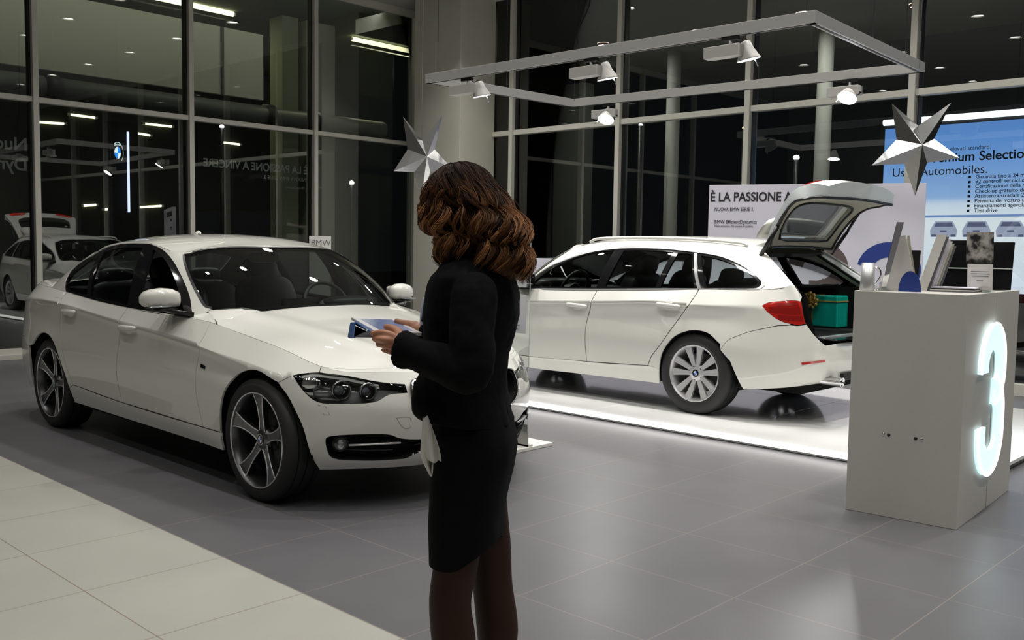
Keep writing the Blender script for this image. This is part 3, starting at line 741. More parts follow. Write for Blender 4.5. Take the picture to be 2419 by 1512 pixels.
def build_car(kind, loc, rz, label):
    wag = kind == 'wagon'
    root = empty('car', loc, rz, label, 'car')
    PT = M['paint']; BT = M['black_trim']; BM = M['black_matte']
    low = prep(Net(LOW_FRONT+(LOW_SIDE_W if wag else LOW_SIDE)+(LOW_REAR_WAGON if wag else LOW_REAR_SEDAN), crease=(5,)))
    gh_ = prep(Net(GH_WAGON if wag else GH_SEDAN))
    nu = low.nc-1; gu = gh_.nc-1
    # bonnet
    edge = [low.P[i][6] for i in range(9)]
    xc = [.685, .672, .63, .55, .43, .27, .05, -.24, -.49]
    zf = nspl([-.6, -.49, -.2, 0, .2, .35, .5, .62, .685], [1.004, .986, .931, .889, .856, .826, .784, .738, .700])
    def ridge(x, y, t):
        yr = .30+.22*max(0, (.55-x)); return .010*math.exp(-((y-yr)/.045)**2)*min(1, max(0, (.6-x)/.3))*min(1, t*4)
    hood = cap_net(edge, xc, [float(zf(np.array([x]))[0]) for x in xc], 2.3, rows=[i/10 for i in range(11)], ridge=ridge)
    hv = hood.nr-1
    # roof
    top = [gh_.P[i][3] for i in range(gh_.nc)]
    if wag:
        xr = [-1.17, -1.20, -1.25, -1.32, -1.42, -1.55, -1.78, -2.08, -2.45, -2.8, -2.98, -3.08, -3.14, -3.16]
        zr = nspl([-3.2, -3.0, -2.6, -2.2, -1.8, -1.5, -1.17], [1.385, 1.405, 1.428, 1.438, 1.432, 1.412, 1.355])
    else:
        xr = [-1.17, -1.20, -1.25, -1.32, -1.42, -1.55, -1.75, -2.0, -2.25, -2.45, -2.6, -2.69, -2.755]
        zr = nspl([-2.755, -2.5, -2.2, -1.95, -1.7, -1.45, -1.17], [1.335, 1.388, 1.420, 1.429, 1.424, 1.403, 1.350])
    roof = cap_net(top, xr, [float(zr(np.array([x]))[0]) for x in xr], 2.2, rows=[i/8 for i in range(9)])
    # ---- outlines (local metres; x forward from the front axle, y left, z up)
    archF = S((.20, .655), (.01, .70), (-.16, .665), (-.27, .58), (-.345, .45), (-.368, .33), (-.368, .215))
    archFf = S((.372, .215), (.375, .33), (.355, .45), (.29, .575), (.20, .655))
    if wag: archR = S((-2.47, .205), (-2.485, .33), (-2.515, .45), (-2.60, .575), (-2.70, .645), (-2.82, .675), (-2.95, .66), (-3.06, .585), (-3.145, .46), (-3.20, .33), (-3.235, .25))
    else: archR = S((-2.42, .227), (-2.44, .33), (-2.475, .45), (-2.55, .575), (-2.67, .665), (-2.81, .693), (-2.95, .665), (-3.07, .585), (-3.145, .46), (-3.175, .33), (-3.185, .235))
    HL_top = [(.279, .826, .699), (.324, .782, .711), (.377, .732, .718), (.484, .63, .702), (.595, .50, .664), (.655, .405, .652)]
    HL_bot = [(.668, .400, .610), (.635, .494, .607), (.603, .567, .572), (.50, .705, .566), (.425, .772, .573), (.353, .808, .622), (.279, .826, .699)]
    HL = poly(low, [HL_top, HL_bot], 5, .02)
    IN = [(.73, 0, .372), (.715, .314, .368), (.669, .437, .380), (.641, .505, .405), (.552, .637, .409), (.47, .730, .400), (.450, .745, .372), (.450, .722, .300), (.475, .685, .275), (.567, .541, .266), (.642, .393, .269), (.660, .372, .277), (.676, .345, .292), (.697, .29, .302), (.72, .2, .305), (.735, 0, .305)]
    KD = [(.70, .042, .655), (.69, .20, .668), (.668, .33, .672), (.668, .372, .652), (.695, .383, .589), (.715, .350, .53), (.74, .26, .485), (.765, .15, .472), (.768, .05, .480)]
    kd = poly(low, [crv(KD, 3, True)+[KD[0]]], 1, .02)
    # ---- painted body (wings, sills, quarters, pillars, roof)
    b = MB(); both = (1, -1); uj = inv(low, (.377, .732, .73))[0]
    fend = poly(low, [archF[:6]+S((-.368, .318)), S((-.368, .318), (-.555, .318)), S((-.555, .318), (-.60, .48), (-.60, .67), (-.585, .80), (-.62, .90)), [('u', 8.0, 6)], urow(8.0, uj+.02, 6, 14), HL_top[:3][::-1], S((.20, .655))], 5, .03)
    panel(b, low, fend, PT, sides=both, gap=.0018, step=.028)
    if wag: sb = [(-.555, .302), (-1.2, .312), (-1.8, .325), (-2.40, .352)]
    else: sb = [(-.555, .318), (-1.2, .322), (-1.8, .335), (-2.36, .362)]
    sill = poly(low, [S((-.368, .212), (-.368, .314)), S((-.42, .314), (-.555, .314)), [(x, None, z-.004) for x, z in sb], archR[:2][::-1]+S((archR[0][0], archR[0][2]))+[('u', 12.0, 0)], urow(12.0, 7.1, 0, 8)], 4, .04)
    panel(b, low, sill, PT, sides=both, gap=.0012, step=.035)
    for sd in both:
        la = low(np.linspace(7.8, 9.3, 12), np.full(12, 6.0)); gb = gh_(np.linspace(3.0, 5.0, 12), np.full(12, .03)); kk = np.array([1, sd, 1])
        ra = [[tuple((p*(1-t)+q*t+np.array([0, 0, .004*math.sin(PI*t)]))*kk) for t in (0, .33, .67, 1)] for p, q in zip(la, gb)]
        b.loft(ra if sd < 0 else [r[::-1] for r in ra], PT, cap=False, closed=False)
    if wag:
        cutR = S((-2.375, .352), (-2.423, .437), (-2.551, .589), (-2.703, .806), (-2.79, .95), (-2.802, 1.0))
        OE = [('u', 17.0, 5.98), ('u', 17.05, 5.6), ('u', 16.78, 5.28), ('u', 16.61, 4.79), ('u', 16.61, 4.42), ('u', 16.89, 3.96), ('u', 17.14, 3.66)]
        TL = [[('u', 14.96, 5.07), ('u', 15.15, 5.25), ('u', 15.41, 5.32), ('u', 15.91, 5.36), ('u', 16.57, 5.28), ('u', 16.74, 5.26)], [('u', 16.74, 5.26), ('u', 16.57, 4.79), ('u', 16.57, 4.44)], [('u', 16.57, 4.44), ('u', 16.17, 4.38), ('u', 15.91, 4.42), ('u', 15.64, 4.45), ('u', 15.36, 4.57), ('u', 15.11, 4.79), ('u', 14.96, 5.07)]]
        bc = [('u', 13.82, 2.75), ('u', 14.01, 3.13), ('u', 14.33, 3.36), ('u', 14.73, 3.66), ('u', 15.36, 4.11), ('u', 15.85, 4.36)]
        quarter = poly(low, [cutR, urow(13.06, 16.9, 6, 12), OE[:3], TL[0][::-1], TL[2][::-1][1:5], bc[::-1], archR[1:8][::-1], [archR[1]]], 5, .03)
        bump = poly(low, [bc, [('u', 16.17, 4.36), ('u', 16.58, 4.40)], OE[4:], [('u', 18.0, 3.8), ('u', nu, 3.8)], ucol(nu, 3.7, 0, 6), urow(nu, 14.45, 0, 8), archR[8:][::-1]], 5, .03)
        tl = poly(low, TL, 5, .02)
    else:
        cutR = S((-2.36, .362), (-2.44, .53), (-2.53, .70), (-2.56, .85), (-2.62, .99))
        TL = [[(-3.40, .82, .90), (-3.55, .77, .93), (-3.66, .69, .93), (-3.76, .5, .93)], [(-3.80, .46, .80), (-3.70, .69, .79), (-3.58, .80, .80), (-3.40, .82, .90)]]
        tl = poly(low, TL, 5, .03)
        quarter = poly(low, [cutR, urow(12.45, nu, 6, 12), ucol(nu, 6, 3.3, 4), [('u', nu, 3.3), ('u', 15, 3.3), ('u', 14.0, 2.9)], archR[1:8][::-1], [archR[1]]], 5, .035)
        bump = poly(low, [[('u', 14.0, 2.9), ('u', 15, 3.3), ('u', nu, 3.3)], ucol(nu, 3.2, 0, 5), urow(nu, 14.1, 0, 8), archR[8:][::-1]], 5, .035)
    panel(b, low, quarter, PT, holes=() if wag else (tl,), sides=both, gap=.0015, step=.03)
    # greenhouse
    if wag:
        DLO = [[('u', 4.02, .03), (-.958, .737, 1.041), (-1.12, .72, 1.13), (-1.309, .725, 1.195), (-1.48, .715, 1.25), (-1.668, .705, 1.295), (-1.94, .695, 1.322), (-2.333, .690, 1.325), (-2.671, .69, 1.300), (-2.905, .685, 1.268), (-3.10, .70, 1.208), (-3.247, .724, 1.135), (-3.325, .745, 1.080)], [(-3.335, .76, 1.050), (-3.30, .785, 1.022), (-3.202, .794, 1.013)], S((-2.823, .999), (-2.488, .987), (-1.788, .956), (-1.1, .932))+[('u', 4.5, .03), ('u', 4.02, .03)]]
    else:
        DLO = [[('u', 4.02, .03), (-.958, .737, 1.041), (-1.111, .706, 1.149), (-1.278, .676, 1.242), (-1.422, .661, 1.303), (-1.575, .656, 1.338), (-1.75, .66, 1.350), (-2.04, .66, 1.345), (-2.40, .65, 1.305), (-2.64, .64, 1.245), (-2.76, .66, 1.175)], [(-2.79, .68, 1.11), (-2.75, .74, 1.045), (-2.67, .80, 1.0)], S((-2.67, 1.0), (-2.2, .971), (-1.588, .942), (-1.1, .932))+[('u', 4.5, .03), ('u', 4.02, .03)]]
    dlo = poly(gh_, DLO, 4, .025)
    WSs = [('u', 2.92, .19), ('u', 3.14, .34), ('u', 3.21, .8), ('u', 3.24, 1.34), ('u', 3.24, 2.43), ('u', 3.12, 2.88)]
    wst = [('u', 3.05, 2.92), ('u', 2.6, 2.93), ('u', 2, 2.93), ('u', 1, 2.93), ('u', 0, 2.93)]
    if wag:
        gp = poly(gh_, [urow(0, gu, 3, 20), [('u', gu, 3), ('u', gu, 2), ('u', gu, 1), ('u', gu, 0)], urow(gu, 3.35, 0, 12), WSs, wst], 4, .03)
    else:
        RWs = [('u', gu, 2.85), ('u', gu-1, 2.85), ('u', gu-1.75, 2.80)]
        gp = poly(gh_, [urow(0, gu, 3, 20), RWs, [('u', gu-1.85, 2.6), ('u', gu-1.7, 1.4), ('u', gu-1.5, .25)], [('u', gu-1.45, 0)], urow(gu-1.5, 3.35, 0, 12), WSs, wst], 4, .03)
        rw = poly(gh_, [RWs, [('u', gu-1.85, 2.6), ('u', gu-1.7, 1.4), ('u', gu-1.5, .25)], [('u', gu-1.4, .12), ('u', gu-.8, .1), ('u', gu, .1)]], 4, .04)
    panel(b, gh_, gp, PT, holes=(dlo,), sides=both, step=.03, gap=.0)
    rp = poly(roof, [urow(0, gu, 0, 24), ucol(gu, 0, roof.nr-1, 8)[1:], urow(gu, 0, roof.nr-1, 20)[1:-1]], 3, .04)
    panel(b, roof, rp, PT, sides=both, step=.04, rim=0)
    if not wag:
        E6 = [low.P[i][6] for i in range(13, 19)]; T6 = [(-2.85, .79, 1.005), (-3.12, .72, 1.02), (-3.22, .56, 1.045), (-3.27, .42, 1.058), (-3.31, .2, 1.075), (-3.33, 0, 1.085)]
        tr_ = prep(Net([[tuple(e), tuple((np.array(e)+np.array(t))/2+np.array([0, 0, .006])), t] for e, t in zip(E6, T6)]))
        panel(b, tr_, poly(tr_, [urow(0, 5, 0, 10), ucol(5, 0, 2, 4), urow(5, 0, 2, 10)], 2, .04), PT, sides=both, step=.05, rim=0)
    b.build('body_shell', root)
    # dark inner shell behind the gaps
    b = MB()
    base = poly(low, [archF[::-1][:0] or archF, urow(7.2, 11.9, 0, 8), archR, (urow(14.0, nu, 0, 6) if not wag else urow(14.4, nu, 0, 6)), (ucol(nu, 0, 6, 5) if not wag else ucol(nu, 0, 3.75, 5)), (urow(nu, 0, 6, 26) if not wag else urow(nu, 17.8, 3.8, 4)+OE[::-1]+urow(16.8, 0, 6, 28)), ucol(0, 5.5, 0, 6), urow(.2, 3.8, 0, 6), archFf], 4, .05)
    inn = poly(low, [[(.73, 0, .372)]+IN[1:-1]+[(.735, 0, .305)]], 1, .03)
    panel(b, low, base, BM, holes=(HL, kd), off=-.055, sides=both, step=.035, rim=0)
    b.build('inner_shell', root)
    # under tray, wheel wells, cabin floor
    b = MB(); b.box((-1.4, 0, .26), (1.95, 1.62, .12), BM); b.box((-1.60, 0, .27), (3.9, 1.04, .12), BM); b.box((.42, 0, .30), (.2, .9, .08), BM); b.box((-3.3, 0, .33), (.62, 1.3, .1), BM)
    for x in (0, -2.81):
        for sd in both:
            ring = lambda r, y: [(x+r*math.cos(a), sd*y, .328+r*math.sin(a)) for a in [math.radians(-15+i*210/24) for i in range(25)]]
            b.loft([ring(.385, .78 if x == 0 else .825), ring(.40, .52), ring(.01, .52)], BM, cap=False, closed=False)
    b.build('underbody', root)
    # ---- front bumper, bonnet
    b = MB()
    bp = poly(low, [urow(0, 3.85, 0, 8), archFf, HL_bot[::-1], HL_top[::-1][:4], urow(uj-.0, 0, 6, 6), ucol(0, 5.9, 3.0, 3)[:-1], IN, ucol(0, .9, .1, 2)], 4, .025)
    panel(b, low, bp, PT, holes=(kd,), sides=both, gap=.0012, step=.025)
    hc = [('u', uj-.05, 0), (.487, .55, .735), (.565, .38, .745), (.60, .20, .748), ('u', .62, hv)]
    hcp = [toab(hood, *inv(hood, p)) for p in hc]
    nose = poly(hood, [urow(0.02, uj-.05, 0, 8), hc[:-1]+[('u', inv(hood, (.61, 0, .745))[0], hv)], [('u', .05, hv)]], 4, .03)
    panel(b, hood, nose, PT, sides=both, gap=.0012, step=.03)
    fb = b.build('front_bumper', root)
    for sd in both:
        b = MB(); strip(b, low, [(.423, .770, .558), (.452, .745, .552), (.470, .735, .512), (.450, .752, .510), (.423, .770, .558)], .0018, M['ink_grey'], off=-.003, sides=(sd,), h=.0036, n=1); b.build('washer_seam', fb)
    b = MB(); strip(b, low, [(.671, .469, .490), (.701, .408, .490), (.702, .398, .445), (.694, .415, .430), (.680, .444, .446), (.671, .469, .490)], .0018, M['ink_grey'], off=-.003, sides=(-1,), h=.0036, n=2); b.build('towing_cover_seam', fb)
    for sd in both:
        b = MB(); strip(b, low, [(-.56, None, .672), (-.51, None, .664)], .020, M['black_gloss'], off=0, sides=(sd,), h=.003); b.build('side_badge', root)
    b = MB()
    wall(b, low, inn, .0, -.07, BM); panel(b, low, inn, BM, off=-.065, sides=both, step=.05, rim=0)
    for sd in both:
        b.tube([(.50, sd*.655, .330), (.57, sd*.56, .322), (.63, sd*.46, .322)], .006, M['black_gloss'], 8)
        b.box((.66, sd*.17, .335), (.01, .34, .008), M['black_gloss'])
    b.build('lower_intake', root)
    for sd in both:
        b = MB(); b.loft([[(xx, sd*yy, zz+dz) for dz in (-.005, .005)]+[(xx+.022, sd*(yy+.006), zz+dz) for dz in (.004, -.004)] for xx, yy, zz in [(.505, .650, .352), (.56, .575, .354), (.61, .50, .356), (.645, .43, .357)]], M['alloy']); b.build('intake_blade', root)
    for sd in both:
        b = MB(); Rz = Matrix.Rotation(-sd*.75, 3, 'Z') @ Matrix.Identity(3); c = (.500, sd*.690, .362)
        Rm = Matrix.Rotation(sd*.62, 3, 'Z')
        b.lathe([(.026, -.03), (.036, 0), (.039, .004), (.041, -.004)], M['black_gloss'], c, 'X', 28, rot=Rm); b.lathe([(0, -.018), (.016, -.012), (.034, .002)], M['chrome'], c, 'X', 28, rot=Rm)
        b.blob(Vector(c)+Rm @ Vector((.0, 0, 0)), (.010, .033, .033), M['lens'], rot=Rm); b.build('fog_light', root)
    b = MB()
    hp = poly(hood, [urow(uj-.03, 7.75, 0, 20), [('u', 7.75, 0), ('u', 7.95, .3), ('u', 8, .8)], ucol(8, 1, hv, 6), [('u', 7.9, hv)]+urow(7.5, inv(hood, (.61, 0, .745))[0], hv, 12), hc[::-1][1:]], 4, .025)
    panel(b, hood, hp, PT, sides=both, gap=.0018, step=.025, rim=.014)
    hd = b.build('hood', root)
    b = MB(); roundel(b, (.634, 0, .737), .04, 'X', 1, rot=Matrix.Rotation(.42, 3, 'Y') @ Matrix(((0, 0, 1), (1, 0, 0), (0, 1, 0))) if False else Matrix.Rotation(-.95, 3, 'Y') @ Matrix(((0, 0, 1), (1, 0, 0), (0, 1, 0)))); b.build('roundel_badge', hd)
    b = MB(); hu = hood(np.full(9, 8.0), np.linspace(.4, hv, 9)); gu_ = gh_(np.linspace(3.1, 0, 9), np.full(9, .14))
    for sd in both:
        pq = list(zip(hu, gu_)); b.loft([[((p[0]+.02), sd*p[1], p[2]-.016), (.5*(p[0]+q[0]), sd*.5*(p[1]+q[1]), .5*(p[2]+q[2])-.022), (q[0]-.01, sd*q[1], q[2]-.012)] for p, q in pq[3:]], BM, cap=False, closed=False)
        b.loft([[((p[0]+.01), sd*p[1], p[2]-.006), (.5*(p[0]+q[0]), sd*.5*(p[1]+q[1]), .5*(p[2]+q[2])-.004), (q[0]-.01, sd*q[1], q[2]-.006)] for p, q in pq[:4]], PT, cap=False, closed=False)
    b.build('cowl', root)
    # ---- kidneys, headlights
    b = MB(); strip(b, low, crv(KD, 3, True)+[KD[0]], .016, M['chrome'], off=0, sides=both, h=.012, n=1)
    wall(b, low, kd, 0, -.05, BM); panel(b, low, kd, BM, off=-.045, sides=both, step=.06, rim=0)
    for sd in both:
        for k in range(11):
            y = .065+k*.028; x = .755-.55*y*y; zt = .655; zb = .482+max(0, (y-.25))*.5
            b.tube([(x-.035-.01, sd*y, zb), (x-.018-.035, sd*y, .58), (x-.09, sd*y, zt)], .0045, M['black_gloss'], 6)
    b.build('kidney_grille', root)
    for sd in both:
        hl = MB(); wall(hl, low, HL, 0, -.06, M['black_gloss'], (sd,)); panel(hl, low, HL, M['housing'], off=-.07, sides=(sd,), step=.04, rim=0)
        hl_o = hl.build('headlight', root)
        q = MB()
        for (x, y, z, r) in ((.475, .665, .627, .043), (.565, .565, .622, .038)):
            Rm = Matrix.Rotation(sd*.35, 3, 'Z')
            q.lathe([(r, -.045), (r, -.004), (r+.004, 0), (r+.008, -.004), (r+.008, -.03)], M['chrome'], (x, sd*y, z), 'X', 32, rot=Rm)
            q.lathe([(r-.003, -.02), (r*.75, -.03), (r*.72, -.035)], M['black_gloss'], (x, sd*y, z), 'X', 32, rot=Rm)
            q.blob(Vector((x-.035, sd*y, z)), (.022, r*.72, r*.72), M['lens_solid'], rot=Rm)
        # bright outer reflector and the brow
        q.loft([[(.34+.5*i*.04, sd*(.800-.03*i), .628+.05*s-(.01 if s > 0 else 0)) for s in (-1, 0, 1)] for i in range(3)], M['chrome'], cap=False, closed=False)
        brow = [(.315, .778, .698), (.37, .735, .706), (.47, .635, .690), (.575, .51, .655)]
        q.loft([[(x-.012, sd*(y-.006), z), (x+.004, sd*y, z-.006), (x-.008, sd*(y-.01), z-.030), (x-.03, sd*(y-.02), z-.02)] for x, y, z in brow], M['white'])
        q.tube([(.33, sd*.785, .60), (.41, sd*.745, .585), (.49, sd*.69, .582)], .006, M['alloy'], 8)
        q.blob((.355, sd*.765, .652), (.050, .022, .040), M['chrome'], (.8, .8), Matrix.Rotation(-sd*.9, 3, 'Z')); q.blob((.415, sd*.735, .610), (.05, .016, .022), M['alloy'], (.8, .8), Matrix.Rotation(-sd*.9, 3, 'Z'))
        q.build('projector_lamps', hl_o)
        q = MB(); strip(q, low, [(.312, .793, .688), (.377, .738, .700), (.484, .640, .684), (.585, .52, .650)], .020, M['white'], off=-.012, sides=(sd,), h=.004); q.build('brow', hl_o)
        ln = MB(); panel(ln, low, HL, M['lens'], off=-.001, sides=(sd,), step=.03, rim=0); ln.build('lens', hl_o)
    # ---- doors with handles; glass; black surround
    bx = -1.614
    fd = [S((-.585, .322), (-.628, .48), (-.628, .67), (-.612, .80), (-.645, .902))[:], urow(8.06, 10.15 if not wag else 10.45, 6, 8)]
    if wag: cB = S((-1.775, .955), (-1.742, .783), (-1.705, .597), (-1.705, .325)); hz = (.812, .862); hx = (-1.60, -2.565); dxr = -1.712
    else: cB = S((-1.585, .938), (-1.595, .74), (-1.625, .517), (-1.61, .333)); hz = (.822, .872); hx = (-1.47, -2.38); dxr = -1.62
    sbz = lambda x: float(np.interp(-x, [-p[0] for p in sb], [p[1] for p in sb]))
    fdp = poly(low, [[(p[0]+.026, None, p[2]) for p in fd[0]], urow(8.02, inv(low, cB[0])[0]-.0, 6, 8), cB[1:], S((cB[-1][0], sbz(cB[-1][0])), (-.56, .319))], 5, .03)
    cB2 = [(p[0]-.006, None, p[2]) for p in cB]
    rdp = poly(low, [[(p[0], None, p[2]) for p in cB2[::-1]], urow(inv(low, cB2[0])[0], inv(low, cutR[-1])[0]-.02, 6, 8), [(p[0]+.006, None, p[2]) for p in cutR[::-1][1:]], S((cutR[0][0]+.006, sbz(cutR[0][0])), (cB2[-1][0], sbz(cB2[-1][0])))], 5, .03)
    # glass outlines
    def glass_poly(segs): return poly(gh_, segs, 4, .03)
    if wag:
        GF = glass_poly([[(-.94, .78, .955), (-1.15, .74, 1.09), (-1.40, .715, 1.20), (-1.62, .70, 1.265), (-1.86, .70, 1.297)], S((-1.76, .972), (-.94, .955))])
        GR = glass_poly([S((-1.86, .985), (-1.965, 1.300)), S((-2.0, 1.303), (-2.25, 1.303), (-2.47, 1.292)), S((-2.38, .998), (-1.86, .985))])
        GR2 = glass_poly([S((-2.43, .998), (-2.52, 1.290)), S((-2.52, 1.290), (-2.66, 1.278)), S((-2.755, 1.008), (-2.43, .998))])
        GQ = glass_poly([S((-2.865, 1.018), (-2.74, 1.270)), S((-2.74, 1.270), (-2.905, 1.243), (-3.09, 1.188), (-3.22, 1.122), (-3.285, 1.075)), S((-3.28, 1.055), (-3.20, 1.032), (-2.865, 1.018))])
        panes = [('front_window', GF), ('rear_window', GR), ('rear_window', GR2), ('quarter_window', GQ)]
    else:
        GF = glass_poly([[(-.94, .78, .958), (-1.12, .735, 1.105), (-1.28, .70, 1.205), (-1.42, .68, 1.27), (-1.56, .675, 1.318)], S((-1.47, .955), (-.94, .958))])
        GR = glass_poly([S((-1.60, .965), (-1.70, 1.325)), S((-1.75, 1.327), (-2.0, 1.323), (-2.30, 1.292)), S((-2.19, .988), (-1.60, .965))])
        GQ = glass_poly([S((-2.25, .992), (-2.36, 1.282)), S((-2.36, 1.282), (-2.55, 1.235), (-2.70, 1.15), (-2.735, 1.09)), S((-2.70, 1.045), (-2.62, 1.017), (-2.25, .992))])
        panes = [('front_window', GF), ('rear_window', GR), ('quarter_window', GQ)]
    for sd in both:
        fr = MB(); panel(fr, gh_, dlo, M['black_gloss'], holes=[p for _, p in panes], off=-.003, sides=(sd,), step=.03, rim=.02); fr.build('window_surround', root)
    if wag:
        def X3(p): q = inv(gh_, p); return tuple(gh_(np.array([q[0]]), np.array([q[1]]))[0])
        loop = crv([X3(p) for p in DLO[0]], 3)+crv([X3(p) for p in DLO[1]], 3)+crv([X3(p) for p in DLO[2]], 3)
        for sd in both:
            ch = MB(); strip(ch, gh_, loop[1:], .021, M['alloy_bright'], off=0, sides=(sd,), h=.004, n=1); ch.build('chrome_window_trim', root)
            ch = MB(); strip(ch, gh_, S((-2.80, 1.005), (-2.755, 1.10), (-2.718, 1.20), (-2.685, 1.285)), .024, M['alloy_bright'], sides=(sd,), off=.002, h=.004); ch.build('pillar_trim', root)
        for sd in both:
            ch = MB(); rl = [(-1.50, .60, 1.372), (-1.62, .605, 1.402), (-2.1, .605, 1.412), (-2.6, .592, 1.402), (-3.0, .572, 1.376), (-3.08, .565, 1.352)]
            ch.tube(crv([(x, sd*y, z) for x, y, z in rl], 5), .013, M['paint'], 8); ch.build('roof_rail', root)
    for sd in both:
        for nm, P_, hxi, hzi, gl in (('front_door', fdp, hx[0], hz[0], ['front_window']), ('rear_door', rdp, hx[1], hz[1], ['rear_window'])):
            d = MB(); panel(d, low, P_, PT, sides=(sd,), gap=.0012, step=.028, rim=.014); do = d.build(nm, root)
            h = MB(); uvh = inv(low, (hxi, None, hzi)); s0 = low(np.array([uvh[0]]), np.array([uvh[1]]))[0]; yh = s0[1]
            h.loft([[(hxi+dx, sd*(yh+oy+a*.010), hzi+bz*hh+dx*.04) for a, bz in ((1, -.6), (1.15, 0), (1, .6), (.2, 1), (-.8, .9), (-1, 0), (-.8, -.9), (.2, -1))] for dx, oy, hh in ((.118, .004, .008), (.105, .016, .014), (.07, .026, .017), (0, .030, .018), (-.07, .026, .017), (-.105, .016, .014), (-.118, .004, .008))], PT)
            h.build('door_handle', do)
            h = MB(); h.blob((hxi, sd*(yh-.0015), hzi-.006), (.062, .007, .034), M['paint']); h.build('handle_cup', do)
            for pn, pp in panes:
                if pn in gl and not (pn == 'front_window' and not wag and sd < 0):
                    g = MB(); panel(g, gh_, pp, M['car_glass'], off=-.008, sides=(sd,), step=.05, rim=0); g.build('door_window', do)
    for sd in both:
        g = MB(); panel(g, gh_, panes[-1][1], M['car_glass'], off=-.008, sides=(sd,), step=.05, rim=0); g.build('quarter_window', root)
    ws = poly(gh_, [WSs, wst, [('u', 0, .04)], [('u', 0, .04), ('u', 1, .04), ('u', 2, .04), ('u', 2.7, .08)]], 4, .05)
    g = MB(); panel(g, gh_, ws, M['ws_glass'], off=-.004, sides=both, step=.05, rim=0)
    g.build('windshield', root)
    g = MB(); wi = inset(ws, .028); wi2 = [(a, bb) for a, bb in wi]
    strip(g, gh_, WSs, .016, BT, off=0, sides=both, h=.001); strip(g, gh_, wst[1:], .016, BT, off=0, sides=both, h=.001); g.build('windshield_seal', root)
    if not wag:
        g = MB(); panel(g, gh_, rw, M['car_glass'], off=-.003, sides=both, step=.06, rim=0); g.build('back_window', root)
        g = MB(); g.loft([[(-2.2-.07*t, yy, 1.428+.028*(math.sin(PI*t))**.7*(1 if abs(yy) < .01 else 0)) for yy in (-.018*math.sin(PI*t)-.002, 0, .018*math.sin(PI*t)+.002)] for t in [i/8 for i in range(9)]], PT, cap=False, closed=False); g.build('antenna_fin', root)
    # ---- mirrors
    for sd in both:
        m_ = MB(); c = (-.975, sd*.915, 1.022)
        V = []
        rs = []
        for dy, hx, zt, zb in ((-.105, .018, .030, -.028), (-.095, .048, .050, -.042), (-.055, .066, .068, -.048), (.0, .070, .072, -.048), (.05, .066, .064, -.044), (.085, .052, .050, -.038), (.103, .032, .030, -.024), (.110, .008, .006, -.006)):
            zc_ = (zt+zb)/2; hz__ = (zt-zb)/2; rs.append([(c[0]+hx*math.copysign(abs(math.cos(a))**.75, math.cos(a))-dy*.22, c[1]+sd*dy, c[2]+zc_+hz__*math.copysign(abs(math.sin(a))**.8, math.sin(a))) for a in [2*PI*i/20 for i in range(20)]])
        m_.loft(rs if sd > 0 else [r[::-1] for r in rs], PT); mo = m_.build('side_mirror', root)
        q = MB(); q.blob((-.975, sd*.905, .968), (.060, .095, .014), BT, (.7, .8)); q.loft([[(-.80, sd*.795, .925), (-.98, sd*.81, .925), (-.98, sd*.81, .950), (-.80, sd*.79, .955)], [(-.90, sd*.90, .958), (-.99, sd*.90, .958), (-.99, sd*.90, .972), (-.90, sd*.90, .972)]], BT); q.build('mirror_base', mo)
        q = MB(); q.blob((-1.045, sd*.915, 1.028), (.006, .085, .048), M['chrome'], (.5, .5)); q.build('mirror_glass', mo)
        q = MB(); q.blob((-.918, sd*.935, .985), (.012, .075, .006), M['lens_solid']); q.build('turn_signal', mo)
    # ---- lamps at the back, bumper
    for sd in both:
        t = MB(); panel(t, low, tl, M['red_lens'], off=-.001, sides=(sd,), step=.03, rim=.02); to = t.build('taillight', root)
        if wag:
            t = MB()
            for v_, w_ in ((5.18, .016), (4.92, .022), (4.62, .014)): strip(t, low, [('u', 15.45 if v_ > 5.1 else (15.2 if v_ > 4.8 else 15.5), v_), ('u', 15.8, v_), ('u', 16.5, v_)], w_, M['red_dark'], off=-.0035, sides=(sd,), h=.0045)
            t.build('lamp_bands', to)
    t = MB(); panel(t, low, bump, PT, sides=both, gap=.0015, step=.032, rim=.014); rb = t.build('rear_bumper', root)
    if wag:
        for sd in both:
            t = MB(); strip(t, low, [(-3.665, .745, .478), (-3.73, .70, .490), (-3.80, .64, .503)], .022, M['red_lens'], sides=(sd,), h=.003); t.build('reflector', rb)
        for sd in both:
            t = MB(); t.lathe([(.030, .06), (.036, -.10), (.039, -.105), (.036, -.107), (.030, -.10), (.026, .0)], M['chrome'], (-3.80, sd*.56, .345), 'X', 24); t.lathe([(0, -.03), (.03, -.03)], BM, (-3.80, sd*.56, .345), 'X', 20); t.build('exhaust_tip', rb)
        t = MB(); t.box((-3.78, 0, .655), (.16, 1.08, .012), M['black_gloss']); t.box((-3.72, 0, .664), (.05, 1.1, .012), M['alloy_bright']); t.box((-3.845, 0, .372), (.03, .9, .05), BT); t.build('loading_sill', rb)
    # ---- wheels
    for x in (0, -2.81):
        for sd in both: make_wheel(root, (x, sd*.765, .328), sd, 'blade' if wag else 'star', .35 if x == 0 else .55)
    # ---- cabin
    dsh = MB(); prof = [(-.58, .84), (-.66, .925), (-.80, .955), (-.93, .93), (-.98, .80), (-.90, .62), (-.5, .55)]
    dsh.loft([[(x, y, z-(.02*abs(y)/.7)) for x, z in prof] for y in (-.69, -.4, 0, .4, .69)], M['leather'])
    dsh.blob((-.86, .38, .985), (.10, .20, .035), M['leather'], (.7, .7)); dsh.box((-.93, 0, .96), (.03, .22, .10), M['black_gloss']); dsh.build('dashboard', root)
    sw = MB(); Rw = Matrix.Rotation(math.radians(65), 3, 'Y'); cw = Vector((-1.13, .38, .93))
